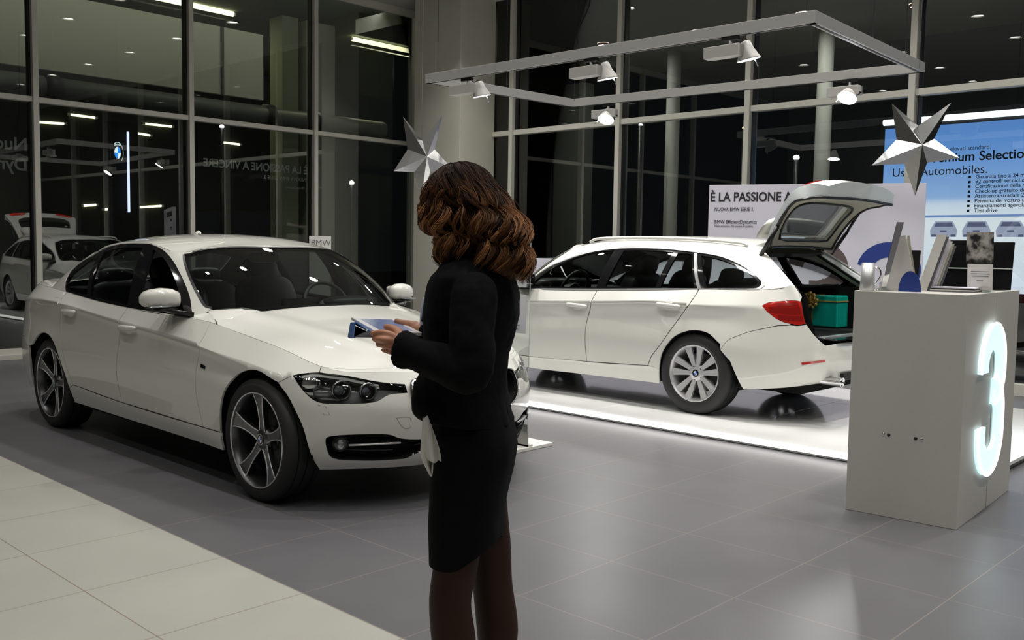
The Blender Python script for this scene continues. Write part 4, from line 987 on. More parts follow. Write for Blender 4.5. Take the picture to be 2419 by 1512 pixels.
    sw.tube([cw+Rw @ Vector((.185*math.cos(a), .185*math.sin(a), 0)) for a in [i*2*PI/28 for i in range(28)]], .015, M['leather'], 8, closed=True)
    sw.blob(cw, (.06, .075, .025), M['leather'], rot=Rw)
    for a in (0, PI, -PI/2 if False else PI/2*3): sw.tube([cw, cw+Rw @ Vector((.18*math.cos(a+PI/2), .18*math.sin(a+PI/2), 0))], .014, M['alloy_dark'], 6)
    sw.tube([cw, (-.85, .38, .80)], .03, BM, 8); sw.build('steering_wheel', root)
    seat(root, -1.75, .37); seat(root, -1.75, -.37); seat(root, -2.62, 0, True)
    c = MB(); c.blob((-1.33, 0, 1.27), (.02, .12, .035), BT, (.6, .6)); c.tube([(-1.26, 0, 1.335), (-1.32, 0, 1.29)], .01, BT, 6); c.build('rearview_mirror', root)
    c = MB(); panel(c, roof, rp, M['headliner'] if wag else BM, off=-.035, sides=both, step=.08, rim=0); c.build('headliner', root)
    c = MB()
    if not wag: c.box((-3.02, 0, 1.0), (.5, 1.3, .02), BM); c.build('parcel_shelf', root)
    else:
        c.box((-3.25, 0, .655), (.98, 1.1, .02), BM)
        for sd in both: c.add([(-2.8, sd*.60, .64), (-3.70, sd*.58, .64), (-3.60, sd*.60, 1.0), (-2.8, sd*.66, 1.0)], [(0, 1, 2, 3)], BM); c.add([(-2.8, sd*.66, 1.0), (-3.60, sd*.60, 1.0), (-3.55, sd*.71, 1.04), (-2.8, sd*.79, 1.0)], [(0, 1, 2, 3)], BM)
        c.build('cargo_lining', root)
        # jambs around the opening
        oe = crv([(-3.175, .54, 1.325), (-3.22, .575, 1.30), (-3.352, .626, 1.208), (-3.52, .69, 1.09), (-3.60, .712, 1.03), (-3.635, .724, .942), (-3.683, .73, .773), (-3.76, .69, .66), (-3.80, .60, .63)], 5)
        j = MB()
        for sd in both:
            def rg(p, k):
                x, y, z = p; return [(x+.002, sd*(y-.002), z-.002), (x+.03, sd*(y-.035), z-.006), (x+.06, sd*(y-.06), z-.01), (x+.10, sd*(y-.07), z-.014), (x+.16, sd*(y-.05), z-.014)]
            rings = [rg(p, k) for k, p in enumerate(oe)]
            for a in range(4):
                j.loft([[r[a], r[a+1]] for r in rings], [M['jamb'], M['jamb'], BT, M['headliner']][a], cap=False, closed=False)
            j.tube([(p[0]+.075, sd*(p[1]-.066), p[2]-.01) for p in oe], .009, BT, 6)
        j.add([(-3.14, -.56, 1.335), (-3.14, .56, 1.335), (-3.20, .52, 1.295), (-3.20, -.52, 1.295)], [(0, 1, 2, 3)], BT)
        j.add([(-3.20, -.52, 1.295), (-3.20, .52, 1.295), (-3.08, .50, 1.265), (-3.08, -.50, 1.265)], [(0, 1, 2, 3)], BT)
        j.build('tailgate_frame', root)
        # ---- open tailgate
        prof = [(-3.165, 1.375), (-3.205, 1.47), (-3.275, 1.595), (-3.36, 1.705), (-3.45, 1.795), (-3.55, 1.850), (-3.66, 1.870), (-3.765, 1.850)]
        hw = [.535, .56, .59, .62, .655, .665, .64, .60]
        nrm_ = []
        for i in range(len(prof)):
            a = prof[max(i-1, 0)]; c2 = prof[min(i+1, len(prof)-1)]; t = Vector((c2[0]-a[0], c2[1]-a[1])).normalized(); nrm_.append((-t[1]*-1 if False else t[1], -t[0]))
        def tgn(off):
            P = []
            for (x, z), w_, (nx, nz) in zip(prof, hw, nrm_):
                col = []
                for k in range(-4, 5):
                    s_ = k/4; dr = -.055*abs(s_)**3+off*(1-.35*abs(s_)**4)*((1, 1, 1, 1.15, 1.7, 2.3, 2.3, 1.9)[prof.index((x, z))] if off < 0 else 1); col.append((x+nx*dr, s_*w_, z+nz*dr))
                P.append(col[::-1])
            n_ = Net(P); n_.half = False; return prep(n_)
        to_, ti = tgn(.0), tgn(-.065)
        full = lambda n_: poly(n_, [urow(0, 7, 0, 10), ucol(7, 0, 8, 10), urow(7, 0, 8, 10), ucol(0, 8, 0, 10)], 2, .03)
        gh2 = lambda n_: poly(n_, [[('u', .75, 1.0), ('u', 1.5, .8), ('u', 3.0, .85), ('u', 3.55, 1.3)], [('u', 3.75, 2), ('u', 3.8, 4), ('u', 3.75, 6)], [('u', 3.55, 6.7), ('u', 3.0, 7.15), ('u', 1.5, 7.2), ('u', .75, 7.0)], [('u', .6, 6), ('u', .6, 4), ('u', .6, 2)]], 4, .03)
        t = MB(); panel(t, to_, full(to_), PT, holes=(gh2(to_),), step=.035, rim=.03, rim_m=PT); tg = t.build('tailgate', root)
        def flipped(mb):
            mb.f = [f[::-1] for f in mb.f]; mb.nrm = {k: tuple(-c for c in n) for k, n in mb.nrm.items()}; return mb
        t = MB(); panel(t, ti, full(ti), M['headliner'], holes=(gh2(ti),), step=.035, rim=0); 
        def bridge(Lo, mm):
            u_, v_ = touv(to_, np.array(Lo)[:, 0], np.array(Lo)[:, 1]); A_, B_ = to_(u_, v_), ti(u_, v_); n_ = len(u_)
            t.add(list(A_)+list(B_), [(i_, (i_+1) % n_, (i_+1) % n_+n_, i_+n_) for i_ in range(n_)], mm)
        bridge(gh2(to_), M['headliner']); bridge(full(to_), M['jamb'])
        flipped(t).build('inner_trim', tg)
        t = MB(); panel(t, to_, gh2(to_), M['car_glass'], off=-.008, step=.06, rim=0); t.build('tailgate_window', tg)
        t = MB(); L = full(ti)[:]; A = np.array(L+[L[0]]); Pn, _ = surf(ti, A[:, 0], A[:, 1], -.004); t.tube([tuple(p) for p in Pn], .011, BT, 6); L = gh2(ti); A = np.array(L+[L[0]]); Pn, _ = surf(ti, A[:, 0], A[:, 1], -.006); t.tube([tuple(p) for p in Pn], .010, BT, 6); t.build('window_seal', tg)
        for sd in both:
            t = MB()
            pts = [('u', 4.35, 4+3.35*sd), ('u', 4.75, 4+3.55*sd), ('u', 5.4, 4+3.3*sd), ('u', 5.45, 4+2.2*sd), ('u', 4.9, 4+1.7*sd), ('u', 4.45, 4+2.2*sd)]
            panel(t, to_, poly(to_, [pts+[pts[0]]], 3, .02), M['red_lens'], off=.006, step=.03, rim=.01); t.build('inner_taillight', tg)
            t = MB(); t.tube([(-3.215, sd*.60, 1.275), (-3.36, sd*.615, 1.50)], .017, BT, 10); t.tube([(-3.36, sd*.615, 1.50), (-3.475, sd*.625, 1.69)], .012, M['dark_metal'], 10); t.tube([(-3.475, sd*.625, 1.69), (-3.485, sd*.60, 1.71)], .012, BT, 8); t.build('gas_strut', root)
        t = MB(); sp = [(-3.10, 1.435, .50), (-3.125, 1.475, .52), (-3.17, 1.53, .53), (-3.215, 1.575, .52)]
        t.loft([[(x-.012, -w_, z-.02), (x-.004, -w_*.8, z), (x, 0, z+.012), (x-.004, w_*.8, z), (x-.012, w_, z-.02), (x-.03, w_*.8, z-.018), (x-.03, 0, z-.008), (x-.03, -w_*.8, z-.018)] for x, z, w_ in sp], PT); t.build('roof_spoiler', tg)
        t = MB(); roundel(t, (-3.615, 0, 1.846), .04, rot=basis((0, 1, 0), (-1, 0, 0))); t.build('roundel_badge', tg)
    return root
M['lens_solid'] = mat('lamp_glass', (.35, .38, .42, 1), .03, spec=1, coat=1, metal=.3)
M['headliner'] = mat('headliner_beige', rgb(178, 176, 160), .8)
M['housing'] = mat('lamp_housing_dark_chrome', (.36, .36, .37, 1), .3, metal=.5)
M['jamb'] = mat('jamb_white', rgb(205, 212, 212), .3, coat=.6)
SEDAN = build_car('sedan', (3.53, 4.365, 0), -PI/2-.005, 'white sedan at left with dark five spoke wheels, on the dark tiles')
WAGON = build_car('wagon', (7.35, 6.93, .058), PI/2-.005, 'white estate car on the glossy white platform with its tailgate raised')
# ================================================================== showroom furniture and lamps
GW = M['white_gloss'] = mat('platform_white', rgb(244, 245, 243), .12, coat=.35, coat_rough=.02)
M['strip_glow'] = mat('platform_edge_lit', (1, 1, 1, 1), .4, emit=(1, .96, .92, 1), es=1.3)
p = empty('display_platform', (5.93, 1.78, 0), 0, 'low glossy white platform with a glowing front edge under the estate car', 'platform')
b = MB()
ys = [0]+[y-1.78 for y in (3.62, 4.80, 5.98, 7.16, 8.34)]+[7.5]; xs = [.03, 1.0, 1.98, 2.92]
for y0, y1 in zip(ys, ys[1:]):
    for x0, x1 in zip(xs, xs[1:]): b.box(((x0+x1)/2, (y0+y1)/2, .0465), (x1-x0-.004, y1-y0-.004, .023), GW)
b.build('top_tile', p, bevel=.0015)
b = MB(); b.box((1.46, 3.75, .022), (2.88, 7.46, .034), mat('platform_core', (.25, .25, .25, 1), .6)); b.build('plinth', p)
b = MB(); b.box((.012, 3.75, .040), (.03, 7.5, .036), M['strip_glow']); b.build('light_strip', p)
lamp('AREA', 'edge_glow_lamp', (5.90, 5.4, .045), 2.5, size=.02, target=(4.5, 5.4, .0)); _l = bpy.data.objects['edge_glow_lamp']; _l.data.shape = 'RECTANGLE'; _l.data.size = 7.2; _l.data.size_y = .03
_l.rotation_euler = Matrix(((0, .35, -.94), (1, 0, 0), (0, -.94, -.35))).to_euler()
# ---- poster wall behind the estate
Pd = Vector((.3794, -.9252, 0)); Pn = Vector((-.9252, -.3794, 0)); RP = Matrix((Pd, Vector((0, 0, 1)), Pn)).transposed()
pw = empty('poster_wall', (8.98, 5.60, 0), 0, 'white freestanding poster wall with slogan and big brown and blue numerals, behind the raised tailgate', 'poster')
b = MB(); b.box(RP @ Vector((1.08, 1.04, -.035)), (2.162, 2.08, .07), M['poster'], rot=RP); b.build('board', pw, bevel=.003)
def ptext(s, t, z, size, m=None, bold=0, nm='lettering', sx=1): text(nm, s, RP @ Vector((t, z, .0025)), RP, size, m or M['ink'], pw, .0008, bold, sx=sx)
ptext('È LA PASSIONE A VINCERE.', .012, 1.905, .135, bold=.003, sx=.83)
ptext('NUOVA BMW SERIE 3.', .062, 1.80, .056, M['ink'], 0, sx=.76)
ptext('BMW EfficientDynamics', .066, 1.664, .056, M['ink'], 0, sx=.82)
ptext('Meno emissioni. Più piacere di guidare.', .066, 1.628, .033, M['ink_grey'], sx=.80)
def three(cx, zc, rx, rz1, rz2, w, gap=200, n=16):
    """centreline of a round 3: upper bowl, waist, lower bowl"""
    a = arc(cx, zc+rz1, rx, rz1, gap-20, -70, n); bq = arc(cx, zc-rz2, rx*1.05, rz2, 70, -180, n+4)
    return a+bq
def numeral(parent, tc, m, nm):
    path = arc(tc, 1.205, .228, .203, 172, -82, 20)
    b = MB(); b.prism(ribbon(path, .155), lambda a, c, d: RP @ Vector((a, c, .001+d)), .002, m)
    path = arc(tc, .80, .235, .225, 82, -172, 22)
    b.prism(ribbon(path, .155), lambda a, c, d: RP @ Vector((a, c, .0008+d)), .002, m); b.box(RP @ Vector((tc-.01, 1.01, .002)), (.14, .13, .003), m, rot=RP); b.build(nm, parent)
numeral(pw, 1.842, M['blue'], 'blue_numeral'); numeral(pw, 1.150, M['brown'], 'brown_numeral')
# ---- suspended lighting rail
RC = [Vector((6.26, 7.10, 3.00)), Vector((6.34, 3.16, 3.00)), Vector((8.60, 3.26, 3.00)), Vector((8.30, 6.98, 3.00))]
rail = empty('lighting_rail', (7.3, 5.1, CEIL_Z), 0, 'large rectangular grey lighting rail frame hung above the estate car', 'lighting rail')
o0 = Vector((7.3, 5.1, CEIL_Z))
def beam(a, bb, w, h, m, nm):
    b = MB(); d = (bb-a); L = d.length; d.normalize(); s = d.cross(Vector((0, 0, 1))); Rm = Matrix((d, s, Vector((0, 0, -1)))).transposed()
    Rm = Matrix((d, Vector((0, 0, 1)).cross(d), Vector((0, 0, 1)))).transposed()
    b.box((a+bb)/2-o0, (L+w, w, h), m, rot=Rm); b.box((a+bb)/2-o0-Vector((0, 0, h/2+.001)), (L-w, w*.35, .004), M['dark_metal'], rot=Rm); b.build(nm, rail, bevel=.002)
M['rail'] = mat('rail_aluminium', rgb(186, 186, 184), .4, metal=.1)
for i in range(4): beam(RC[i], RC[(i+1) % 4], .06, .085, M['rail'], 'rail_bar')
for q in (RC[0]+Vector((.0, -.12, 0)), RC[1]+Vector((.1, .1, 0)), RC[2]+Vector((-.1, .1, 0)), RC[3]+Vector((-.1, -.1, 0)), (RC[1]+RC[2])/2, (RC[0]+RC[3])/2):
    b = MB(); b.tube([q-o0, Vector((q.x, q.y, CEIL_Z))-o0], .0022, M['dark_metal'], 5); b.build('suspension_wire', rail)
b = MB(); cp = crv([(6.32, 5.30, 5.05), (6.32, 5.24, 3.75), (6.32, 5.15, 3.45), (6.32, 5.27, 3.22), (6.31, 5.27, 3.10)], 8); b.tube([Vector(q)-o0 for q in cp], .006, M['black_matte'], 6); b.build('power_cable', rail)
def track_light(x, y, aim, label, lit, pw_=110, yawbox=0, boxw=.30):
    t = empty('track_spotlight', (x, y, 2.953), 0, label, 'spotlight', 'track spotlights on the lighting rail')
    b = MB(); b.box((0, 0, -.012), (.03, .14, .024), M['dark_metal']); b.tube([(0, 0, -.02), (0, 0, -.09)], .012, M['lamp_grey'], 8); b.build('adapter', t)
    b = MB(); Rb = Matrix.Rotation(yawbox, 3, 'Z'); b.box(Rb @ Vector((0, .05, -.105)), (.10, boxw, .085), M['lamp_grey'], rot=Rb); b.build('ballast_box', t, bevel=.004)
    d = (Vector(aim)-Vector((x, y, 2.85))).normalized(); c = Vector((.09, -.10, -.135)) if not lit else Vector((-.03, -.0, -.15))
    Rh = d.to_track_quat('Z', 'Y').to_matrix()
    b = MB(); b.lathe([(.02, -.11), (.035, -.10), (.05, -.05), (.085, .02), (.09, .03), (.086, .032)], M['lamp_grey'], c, 'Z', 28, rot=Rh); b.lathe([(.0, -.12), (.02, -.12), (.02, -.10)], M['black_matte'], c, 'Z', 12, rot=Rh); b.build('lamp_head', t)
    b = MB(); b.lathe([(0, .026), (.084, .028)], M['spot_on'], c, 'Z', 28, rot=Rh); b.build('lamp_glass', t)
    b = MB(); b.tube([c+Rh @ Vector((.09, 0, .0)), c+Rh @ Vector((.12, 0, -.02)), Vector((0, 0, -.09))], .006, M['dark_metal'], 6); b.tube([c+Rh @ Vector((-.085, 0, .03)), c+Rh @ Vector((-.12, .0, .10))], .004, M['chrome'], 6)
    b.tube(crv([(0, .03, -.02), (.03, .02, .02), (.06, -.03, -.03), c+Rh @ Vector((0, 0, -.12))], 5), .004, M['black_matte'], 6); b.build('bracket', t)
    lp = Vector((x, y, 2.953))+c+d*.06
    l = lamp('SPOT', 'spot_lamp', lp, pw_, (1, .97, .93), .05, target=aim, spot=math.radians(95), blend=.7)
# low white partition behind the estate
b = MB(); b.box((9.45, 7.9, .62), (.10, 3.4, 1.24), M['poster']); tag(b.build('low_partition', bevel=.003), 'low white partition wall seen through the windows of the estate car', 'partition')
track_light(6.28, 6.59, (6.9, 6.4, 0), 'track spotlight on the front rail, nearest the white pillar, seen from behind', False, 66)
track_light(6.30, 5.11, (6.9, 4.9, 0), 'track spotlight on the front rail, the middle one, seen from behind', False, 70)
track_light(6.32, 3.80, (6.9, 3.4, 0), 'track spotlight on the front rail, nearest the right corner, seen from behind', False, 72)
track_light(8.33, 6.50, (6.6, 5.9, 0), 'lit track spotlight on the rear rail, the left one', True, 70)
track_light(8.52, 3.86, (6.5, 3.9, 0), 'lit track spotlight on the rear rail, the right one', True, 75)
# ---- foil stars
def star(c, pts, nrm, label):
    """five tips given as (right, up) offsets; nrm facing"""
    Rr = Vector((Rv.x, Rv.y, 0)).normalized(); Rr = Matrix.Rotation(nrm, 3, 'Z') @ Rr; Up = Vector((0, 0, 1)); Nn = Up.cross(Rr)*-1
    C_ = Vector(c); b = MB(); V = []; n = 5; r_in = .30
    for i in range(n):
        V.append(Rr*pts[i][0]+Up*pts[i][1])
        a, q = pts[i], pts[(i+1) % n]; m = ((a[0]+q[0])/2, (a[1]+q[1])/2); L = math.hypot(*m); k = .098/L; V.append(Rr*m[0]*k+Up*m[1]*k)
    f = len(V); V += [Nn*.068, -Nn*.068]; fs = []
    for i in range(2*n): fs += [(i, (i+1) % (2*n), f), ((i+1) % (2*n), i, f+1)]
    # subdivide slightly and crumple
    b.add(V, fs, M['silver_foil']); o = b.build('foil_star'); o.location = C_
    tag(o, label, 'star decoration', 'hanging foil stars')
    w = MB(); w.tube([(0, 0, .07), (0, 0, CEIL_Z-C_.z)], .0012, M['paper'], 5); w.build('hanging_thread', o)
    return o
star((3.64, 4.19, 1.872), [(-.120, .222), (.130, .255), (.195, -.05), (.0, -.237), (-.175, -.088)], .55, 'silver foil star hanging in front of the white pillar')
star((4.646, 1.768, 1.873), [(-.125, .20), (.165, .21), (.22, -.05), (.01, -.235), (-.21, -.095)], .05, 'silver foil star hanging above the right display stand')
# ---- gift in the boot
TEAL = mat('teal_foil_wrap', (.01, .62, .50, 1), .25, metal=.35, bump=1.0, bscale=16); GOLD = mat('gold_ribbon', (.90, .62, .18, 1), .28, metal=.5)
g = empty('gift_box', (7.85, 3.70, .728), -.04, 'turquoise foil wrapped gift with gold ribbon lying in the open boot', 'gift')
b = MB(); b.box((0, 0, .135), (.22, .35, .27), TEAL, taper=.93); b.build('box', g, bevel=.012, seg=3)
b = MB(); b.box((0, .060, .136), (.225, .012, .275), GOLD, taper=.94); b.box((0, 0, .222), (.220, .344, .010), GOLD); b.build('ribbon', g)
b = MB(); random.seed(3)
for i in range(20):
    a = i*2.4; r = .03+.03*random.random(); x, z = math.cos(a)*r, math.sin(a)*r
    b.tube([(-.118-.028*math.sin(t/2), .075+x*math.cos(t)*1+x*.2, .225+z*math.cos(t)+z*.2) for t in [k*PI/5*2 for k in range(6)]], .008, GOLD, 5)
    b.blob((-.128, .075+x*1.2, .225+z*1.2), (.018, .017, .017), GOLD, n=8, k=6)
b.build('bow', g)
# ---- kiosk counter with the lit 3
K0 = Vector((4.867, 1.565, 0)); KR = .062
kz = empty('display_counter', K0, KR, 'grey display counter with a big glowing 3 on its side, at the right', 'counter')
b = MB(); b.box((.2775, .2775, .583), (.555, .555, 1.166), M['kiosk']); b.build('cabinet', kz, bevel=.003)
b = MB(); b.box((.5605, .285, .583), (.016, .54, 1.15), M['ink_grey']); b.build('joint', kz)
b = MB(); b.box((.82, .2775, .583), (.50, .555, 1.166), M['kiosk']); b.build('cabinet', kz, bevel=.003)
GLOW = mat('numeral_light', (.9, 1, 1, 1), .4, emit=(.55, .86, .92, 1), es=1.0); GLOWE = mat('numeral_rim', (1, 1, 1, 1), .4, emit=(.95, .97, 1, 1), es=1.15)
p3 = [(.305, .755), (.305, .79)]+arc(.478, .79, .173, .150, 180, 0, 16)[1:]+[(.651, .745)]+arc(.521, .745, .13, .105, 0, -88, 8)[1:]
p3b = [(.521, .640)]+arc(.521, .52, .138, .118, 85, 0, 8)[1:]+[(.659, .42)]+arc(.482, .415, .177, .150, 0, -180, 16)[1:]+[(.305, .47)]
ws1 = [.135]*len(p3); b = MB()
fk = lambda a, c, d: Vector((a, -.003-d, c))
b.prism(ribbon(p3, .135), fk, .020, GLOW); b.prism(ribbon(p3b, .135), fk, .019, GLOW); n3 = b.build('lit_numeral', kz)
b = MB()
for pth in (p3, p3b):
    Rb_ = ribbon(pth, .135); k = len(pth); outer = Rb_[:k]
    b.tube([(a, -.0235, c) for a, c in outer], .006, GLOWE, 6, caps=False)
b.build('numeral_rim', kz)
lamp('AREA', 'numeral_lamp', K0+Vector((.50, -.08, .6)), .35, (.75, .95, 1), .5, target=K0+Vector((.55, -2, .4)))
for yy in (.185, .375):
    b = MB(); b.lathe([(0, -.004), (.008, -.003), (.010, .0)], M['chrome'], (0, yy, .43), 'X', 16); b.lathe([(0, -.0035), (.007, -.003), (.009, .0)], M['dark_metal'], (0, yy+(.028 if yy < .3 else -.028), .43), 'X', 16); b.build('screw_cap', kz)
# things on the counter (world coordinates through the counter's frame)
KM = Matrix.Translation(K0) @ Matrix.Rotation(KR, 4, 'Z'); KT = 1.166
def on_counter(name, lx, ly, rz, label, cat, group=None, z=KT):
    w = KM @ Vector((lx, ly, 0)); return empty(name, (w.x, w.y, z), KR+rz, label, cat, group)
def leaf(b, c, w, h, lean, m, rz=0, t=.004, back=None):
    """thin upright sheet: width along local y, leaning"""
    Rm = Matrix.Rotation(rz, 3, 'Z') @ Matrix.Rotation(lean, 3, 'Y'); cc = Vector(c)+Rm @ Vector((0, 0, h/2)); b.box(cc, (t, w, h), m, rot=Rm)
    if back: b.box(cc+Rm @ Vector((t*.7, 0, 0)), (t*.4, w, h), back, rot=Rm)
t = on_counter('mug', .065, .512, 0, 'polished metal mug at the left end of the counter top', 'mug')
b = MB(); b.lathe([(0, .002), (.036, .0), (.038, .004), (.032, .145), (.029, .145), (.030, .01), (0, .01)], M['alloy'], n=32); b.build('cup', t)
b = MB(); b.tube(crv([(0, -.034, .12), (0, -.060, .115), (0, -.066, .08), (0, -.048, .045), (0, -.037, .04)], 5), .005, M['chrome'], 8); b.build('handle', t)
t = on_counter('acrylic_holder', .15, .455, .1, 'tall leaning mirror finished holder strip beside the metal mug', 'holder')
b = MB(); leaf(b, (0, 0, 0), .034, .36, -.10, M['chrome'], .5, .006); b.v = [(v[0], v[1]-v[2]*.16, v[2]) for v in b.v]; b.box((.02, 0, .004), (.10, .07, .008), M['stand_glass']); b.build('strip', t)
t = on_counter('folded_brochure', .14, .385, 0, 'white folded brochure standing like a tent with a blue circle print', 'brochure')
b = MB()
Rf = Matrix.Rotation(-.2, 3, 'Z')
b.add([Rf @ Vector(q) for q in ((0, .105, 0), (0, .0, .285), (0, -.03, .29), (0, -.015, 0), (.03, .105, 0), (.03, .0, .285))], [(0, 1, 2, 3), (4, 5, 1, 0)], M['paper']); b.add([Rf @ Vector(q) for q in ((-.002, -.015, 0), (-.002, -.03, .29), (-.002, -.04, .29), (-.002, -.115, 0))], [(0, 1, 2, 3)], M['paper']); b.add([Rf @ Vector(q) for q in ((.03, -.02, .0), (.03, -.03, .29), (.03, -.04, .29), (.03, -.10, .0))], [(0, 1, 2, 3)], M['headliner'])
o = b.build('sheet', t); sd_ = o.modifiers.new('thick', 'SOLIDIFY'); sd_.thickness = .002
b = MB(); pp = [(-.02, 0)]+[( -.02-.0, 0)]; half = [(-.075+.062*math.cos(a), .105*math.sin(a)) for a in [PI*i/16 for i in range(17)]]
b.prism(half, lambda a, c, d: Rf @ Vector((-.006-d, a, c+.001)), .002, M['blue']); b.build('blue_print', t)
t = on_counter('dark_booklet', .26, .345, 0, 'small black booklet standing behind the folded brochure', 'booklet')
b = MB(); leaf(b, (0, 0, 0), .05, .215, .10, M['black_matte'], -.2, .012); b.build('cover', t)
t = on_counter('magazine_rack', .36, .325, 0, 'leaning stack of glossy magazines left of the black screens', 'magazines')
b = MB(); random.seed(5)
for i in range(6): leaf(b, (.016*i, -.007*i, 0), .05+.004*i, .30-.012*i, .0, [M['paper'], M['ink_grey'], M['poster'], M['paper'], M['headliner'], M['ink_grey']][i], 0, .006)
b.f = b.f
for i, v in enumerate(b.v): b.v[i] = (v[0], v[1]-v[2]*.30, v[2])
b.build('magazines', t)
t = on_counter('flat_brochures', .38, .16, .03, 'flat pile of dark brochures in front of the black screens', 'brochures')
b = MB()
for i in range(4): b.box((.0, 0, .004+i*.006), (.20-.01*i, .21, .005), [M['ink_grey'], M['paper'], M['dark_metal'], M['poster']][i], rz=.02*i)
b.build('pile', t)
for i, (lx, ly, w_, h_, lab) in enumerate(((.60, .20, .235, .27, 'black glossy screen behind the flat brochures'), (.88, .125, .27, .265, 'black glossy screen at the far right end of the counter'))):
    t = on_counter('display_screen', lx, ly, 0, lab, 'screen', 'black screens on the counter')
    b = MB(); leaf(b, (0, 0, .004), w_, h_, .06, M['black_gloss'], -.35, .014); b.build('panel', t, bevel=.002)
    b = MB(); b.box((.03, 0, .004), (.12, .16, .008), M['black_trim'], rz=-.35); b.build('foot', t)
    b = MB(); leaf(b, (-.001, 0, .118), w_+.004, .006, .06, M['glass_edge'], -.35, .018); b.build('ledge', t)
def photo_mat():
    m = mat('car_photo_print', (.3, .3, .3, 1), .35); nt = m.node_tree; n = nt.nodes.new('ShaderNodeTexNoise'); n.inputs['Scale'].default_value = 18; n.inputs['Detail'].default_value = 3
    r = nt.nodes.new('ShaderNodeValToRGB'); r.color_ramp.elements[0].position = .42; r.color_ramp.elements[0].color = (.01, .01, .01, 1); r.color_ramp.elements[1].position = .6; r.color_ramp.elements[1].color = (.45, .43, .40, 1)
    tc = nt.nodes.new('ShaderNodeTexCoord'); nt.links.new(tc.outputs['Object'], n.inputs[0]); nt.links.new(n.outputs[0], r.inputs[0]); nt.links.new(r.outputs[0], nt.nodes['Principled BSDF'].inputs['Base Color']); return m
t = on_counter('photo_card', .50, .080, 0, 'printed photo card standing on an acrylic holder above a white leaflet', 'card')
b = MB(); leaf(b, (0, 0, .15), .145, .165, -.05, photo_mat(), -.25, .004); b.build('print', t); b = MB(); leaf(b, (.006, 0, 0), .12, .17, -.04, M['stand_glass'], -.25, .004); b.box((.03, 0, .003), (.10, .12, .006), M['stand_glass'], rz=-.25); b.build('holder', t)
t = on_counter('leaflet', .455, .062, 0, 'white leaflet with grey text lines in front of the photo card', 'leaflet')
b = MB(); leaf(b, (0, 0, .012), .135, .135, -.05, M['paper'], -.25, .003); b.build('sheet', t)
b = MB()
for i, w_ in enumerate((.06, .10, .10, .09, .0, .035)):
    if w_: leaf(b, (-.0024, .0, .118-.012*i), w_, .0035, -.05, M['ink_grey'], -.25, .001)
for i, v in enumerate(b.v): b.v[i] = (v[0]-.0035, v[1], v[2])
b.build('text_lines', t); b = MB(); b.box((.01, 0, .006), (.07, .09, .012), M['stand_glass']); b.build('base', t)
# ---- glass info stand by the sedan
s = empty('info_stand', (4.66, 4.48, 0), 0, 'clear glass info stand with printed sheets on a white base, behind the woman', 'stand')
b = MB(); b.box((.06, 0, .012), (.38, .46, .024), M['white']); b.build('base_plate', s, bevel=.003)
b = MB(); b.box((.008, 0, .10), (.006, .44, .15), M['lamp_grey']); b.box((.03, 0, .03), (.05, .44, .012), M['lamp_grey']); b.lathe([(0, -.006), (.008, -.005), (.010, 0)], M['dark_metal'], (.004, -.14, .12), 'X', 14); b.build('clamp', s)
b = MB(); b.box((0, 0, .79), (.004, .44, 1.33), glass_mat('stand_clear', (.96, .98, .97, 1), .25)); b.build('glass_panel', s)
b = MB(); b.box((0, -.221, .79), (.005, .003, 1.33), M['glass_edge']); b.box((0, 0, 1.456), (.005, .44, .003), M['glass_edge']); b.build('glass_edge', s)
PT2 = mat('sheet_print', rgb(196, 198, 204), .6)
b = MB(); b.box((-.008, -.045, 1.25), (.003, .30, .30), PT2); b.box((-.008, -.045, .92), (.003, .30, .26), PT2); b.build('printed_sheet', s)
b = MB()
for z0 in (1.36, .985):
    for i in range(8): b.box((-.0105, -.06, z0-.024*i), (.001, .16-.02*(i % 3), .004), M['ink_grey'])
b.build('text_lines', s)
# ---- small white price stand behind the sedan
s = empty('price_stand', (6.98, 9.95, 0), PI*.25, 'white price board stand seen behind the windscreen of the sedan', 'stand')
b = MB(); b.box((0, 0, 1.02), (.02, .27, .92), M['white']); b.box((.0, 0, .28), (.03, .05, .56), M['lamp_grey']); b.box((0, 0, .01), (.3, .36, .02), M['lamp_grey']); b.build('board', s)
text('lettering', 'BMW', (-.0115, .115, 1.36), basis((0, -1, 0), (0, 0, 1)), .105, M['ink_grey'], s, .0005, 0)
# ---- reversed lettering on the left glass, standing in for reflected banner text
M['mirror_text'] = mat('mirror_text_white', rgb(252, 252, 252), .7)
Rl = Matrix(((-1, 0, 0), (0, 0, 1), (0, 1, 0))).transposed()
def mirror_text(s_, x, z, size, bold=0, sx=1.0, lab=None):
    o = text('reflected_lettering', s_, (x, YW+.03, z), Rl, size, M['mirror_text'], None, .0003, bold, sx=sx); tag(o, lab, 'lettering', 'reflected lettering'); return o
mirror_text('È LA PASSIONE A VINCERE', 7.985, 2.385, .150, .004, .92, 'reversed slogan standing in for its reflection in the left glass wall, the long line')
mirror_text('NUOVA BMW SERIE 3.', 7.95, 2.275, .075, .0, .95, 'small reversed lettering of the reflected slogan, under the long line')
mirror_text('EfficientDynamics', 7.93, 2.165, .05, .0, .9, 'tiny reversed lettering of the reflected slogan, the lowest line')
mirror_text('Nuova BMW', 4.16, 2.40, .20, .004, 1, 'large reversed lettering standing in for a reflection at the left edge, upper line')
mirror_text('Dynamics', 4.155, 2.17, .20, .004, 1, 'large reversed lettering standing in for a reflection at the left edge, lower line')
